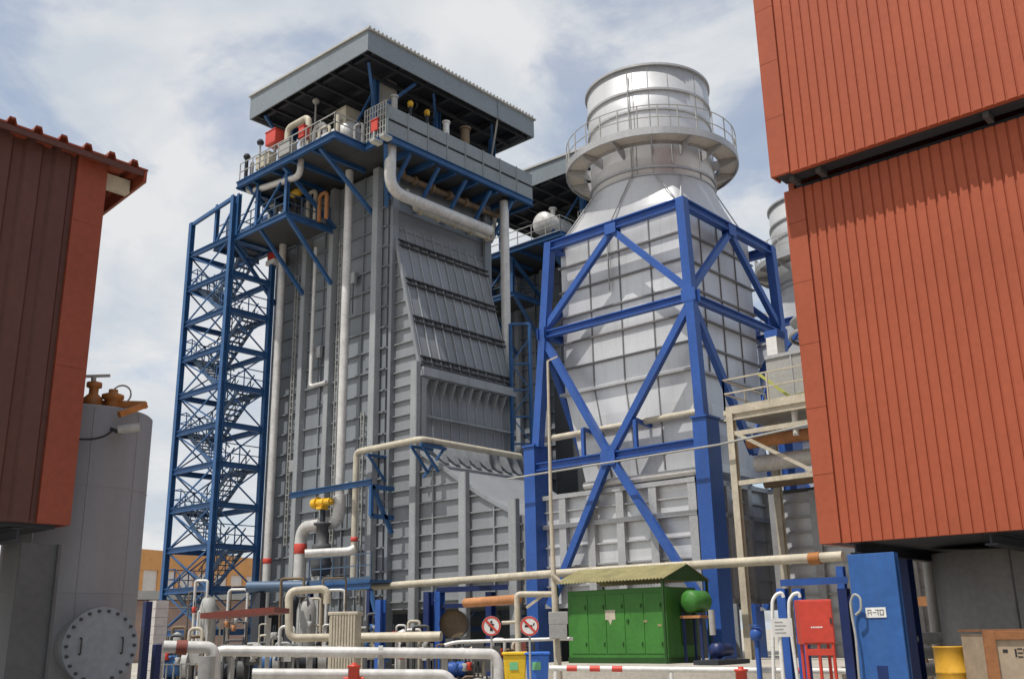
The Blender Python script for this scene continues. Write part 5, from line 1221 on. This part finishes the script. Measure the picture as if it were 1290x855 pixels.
skid(585, 36, 50, 40, 0, 'low pump skid under the blue portal frame', ('darkgrey', 'blue', 'cream'))
skid(640, 36, 44, 46, 0, 'small pump skid behind the round signs', ('maroon', 'navy', 'cream'))
skid(275, 50, 70, 95, 2, 'grey plant skid inside the foot of the stair tower', ('coolergrey', 'rust', 'whitepipe'))
skid(600, 26.5, 60, 24, 0, 'low valve skid behind the white pipe, left of the yellow bin', ('darkgrey', 'darkgrey', 'whitepipe'))
# blue caged ladder and dark duct wall seen in the gap between boiler and silver stack
p0 = at(658, 560, 'D', 50); zt = at(655, 408, 'D', 50).z
t = thing('ladder_tower', 'narrow blue lattice ladder tower in the gap left of the blue frame leg', 'ladder', (p0.x, p0.y, 0))
for s_ in (-.5, .5):
    for d_ in (0, .9):
        o = V3((p0.x, p0.y, 0))+RH*s_+FH*d_; part('upright', MB().bar(o, o+UP*zt, .14), 'stair', t)
q = MB(); z = 1.0; k = 0
while z < zt-1:
    o = V3((p0.x, p0.y, 0)); q.bar(o-RH*.5+UP*z, o+RH*.5+UP*z, .09); q.bar(o+RH*(.5 if k % 2 else -.5)+UP*z, o-RH*(.5 if k % 2 else -.5)+UP*(z+1.4), .06); z += 1.4; k += 1
q.bar(o-RH*.5+UP*zt, o+RH*.5+UP*zt, .14); part('lattice', q, 'stair', t)
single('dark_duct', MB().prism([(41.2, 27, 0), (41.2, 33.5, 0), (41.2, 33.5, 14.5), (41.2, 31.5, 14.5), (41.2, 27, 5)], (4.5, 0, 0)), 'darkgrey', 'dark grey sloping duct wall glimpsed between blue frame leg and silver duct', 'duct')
# round dark duct mouth
c = at(571, 785, 'D', 38); t = thing('duct_mouth', 'dark round duct mouth low under the boiler inlet', 'duct', gp(571, 38))
rr = 17*38/1255; part('rim', MB().tube([c, c+FH*1.6], rr, 28, cap=False), 'darkgrey', t); part('cover', disc_on(MB(), c+FH*.3, -FH, rr-.01, 0, .05, 32), 'brown', t)
part('stand', MB().box(c.x-.2, c.x+.2, c.y-.2, c.y+.2, 0, max(.05, c.z-rr)), 'darkgrey', t)
# plant wall below and behind the boiler, closing the view
q = thing('low_plant_wall', 'dark low plant wall in the shade under the boiler blocks', 'wall', (34, 46.5, 0))
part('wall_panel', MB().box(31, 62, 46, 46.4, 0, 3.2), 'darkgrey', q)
# far buildings on the left
t = thing('far_warehouse', 'far white warehouse with an orange band above, behind the stair tower foot', 'warehouse', gp(250, 130))
a, c = gp(150, 130), gp(345, 150); u = (c-a).normalized(); w = (c-a).length; z1, z2 = zz_(180, 716, 130), zz_(180, 690, 130)
n2_ = V3((-u.y, u.x, 0))
q = MB(); obl(q, a, u, UP, n2_, 0, w, 0, z1, 0, 40); part('wall', q, 'whitewall', t)
q = MB(); obl(q, a, u, UP, n2_, -.2, w+.2, z1+.01, z2, -.25, 40.2); part('fascia_band', q, 'orangewall', t)
q = MB()
for i in range(9): obl(q, a, u, UP, n2_, w*i/9+2, w*i/9+2.7, 0, z1, -.2, -.01)
part('wall_post', q, 'orangewall', t)
t = thing('far_shed', 'far low shed with grey roof and pinkish wall, left of the stair tower', 'shed', gp(230, 80))
a, c = gp(60, 80), gp(330, 84); u = (c-a).normalized(); w = (c-a).length; n2_ = V3((-u.y, u.x, 0)); z1, z2 = zz_(190, 762, 80), zz_(190, 743, 80)
q = MB(); obl(q, a, u, UP, n2_, 0, w, 0, z1+.4, 0, 8); part('wall', q, mat('pinkish_wall', (.36, .25, .21), .7), t)
q = MB(); obl(q, a, u, UP, n2_, -.5, w+.5, z1+.45, z2, -.6, 8.6); part('roof', q, 'coolergrey', t)
t = thing('far_mast', 'thin far lattice mast above the orange warehouse', 'mast', gp(203, 200)); p = gp(203, 200)
part('mast', MB().tube([p, (p.x, p.y, zz_(203, 655, 200))], [.9, .15], 6), 'coolergrey', t)
t = thing('far_plant', 'far grey plant building at the left edge behind the support column', 'building', gp(5, 90))
a = gp(-60, 90); q = MB(); obl(q, a, RH, UP, FH, 0, 7.5, 0, zz_(0, 745, 90), 0, 12); part('wall', q, 'coolergrey', t)
q = MB(); obl(q, a, RH, UP, FH, -.3, 7.8, zz_(0, 745, 90)+.01, zz_(0, 741, 90)+.3, -.3, 12.3); part('roof', q, 'brown', t)
tubepx('far_pipe', [(8, 690, 30), (4, 800, 30), (3, 860, 30)], .12, 'white', 'white pipe at the left edge, left of the grey support column')

scene.view_settings.view_transform = 'Standard'; scene.view_settings.look = 'None'
scene.view_settings.exposure = 0; scene.view_settings.gamma = 1
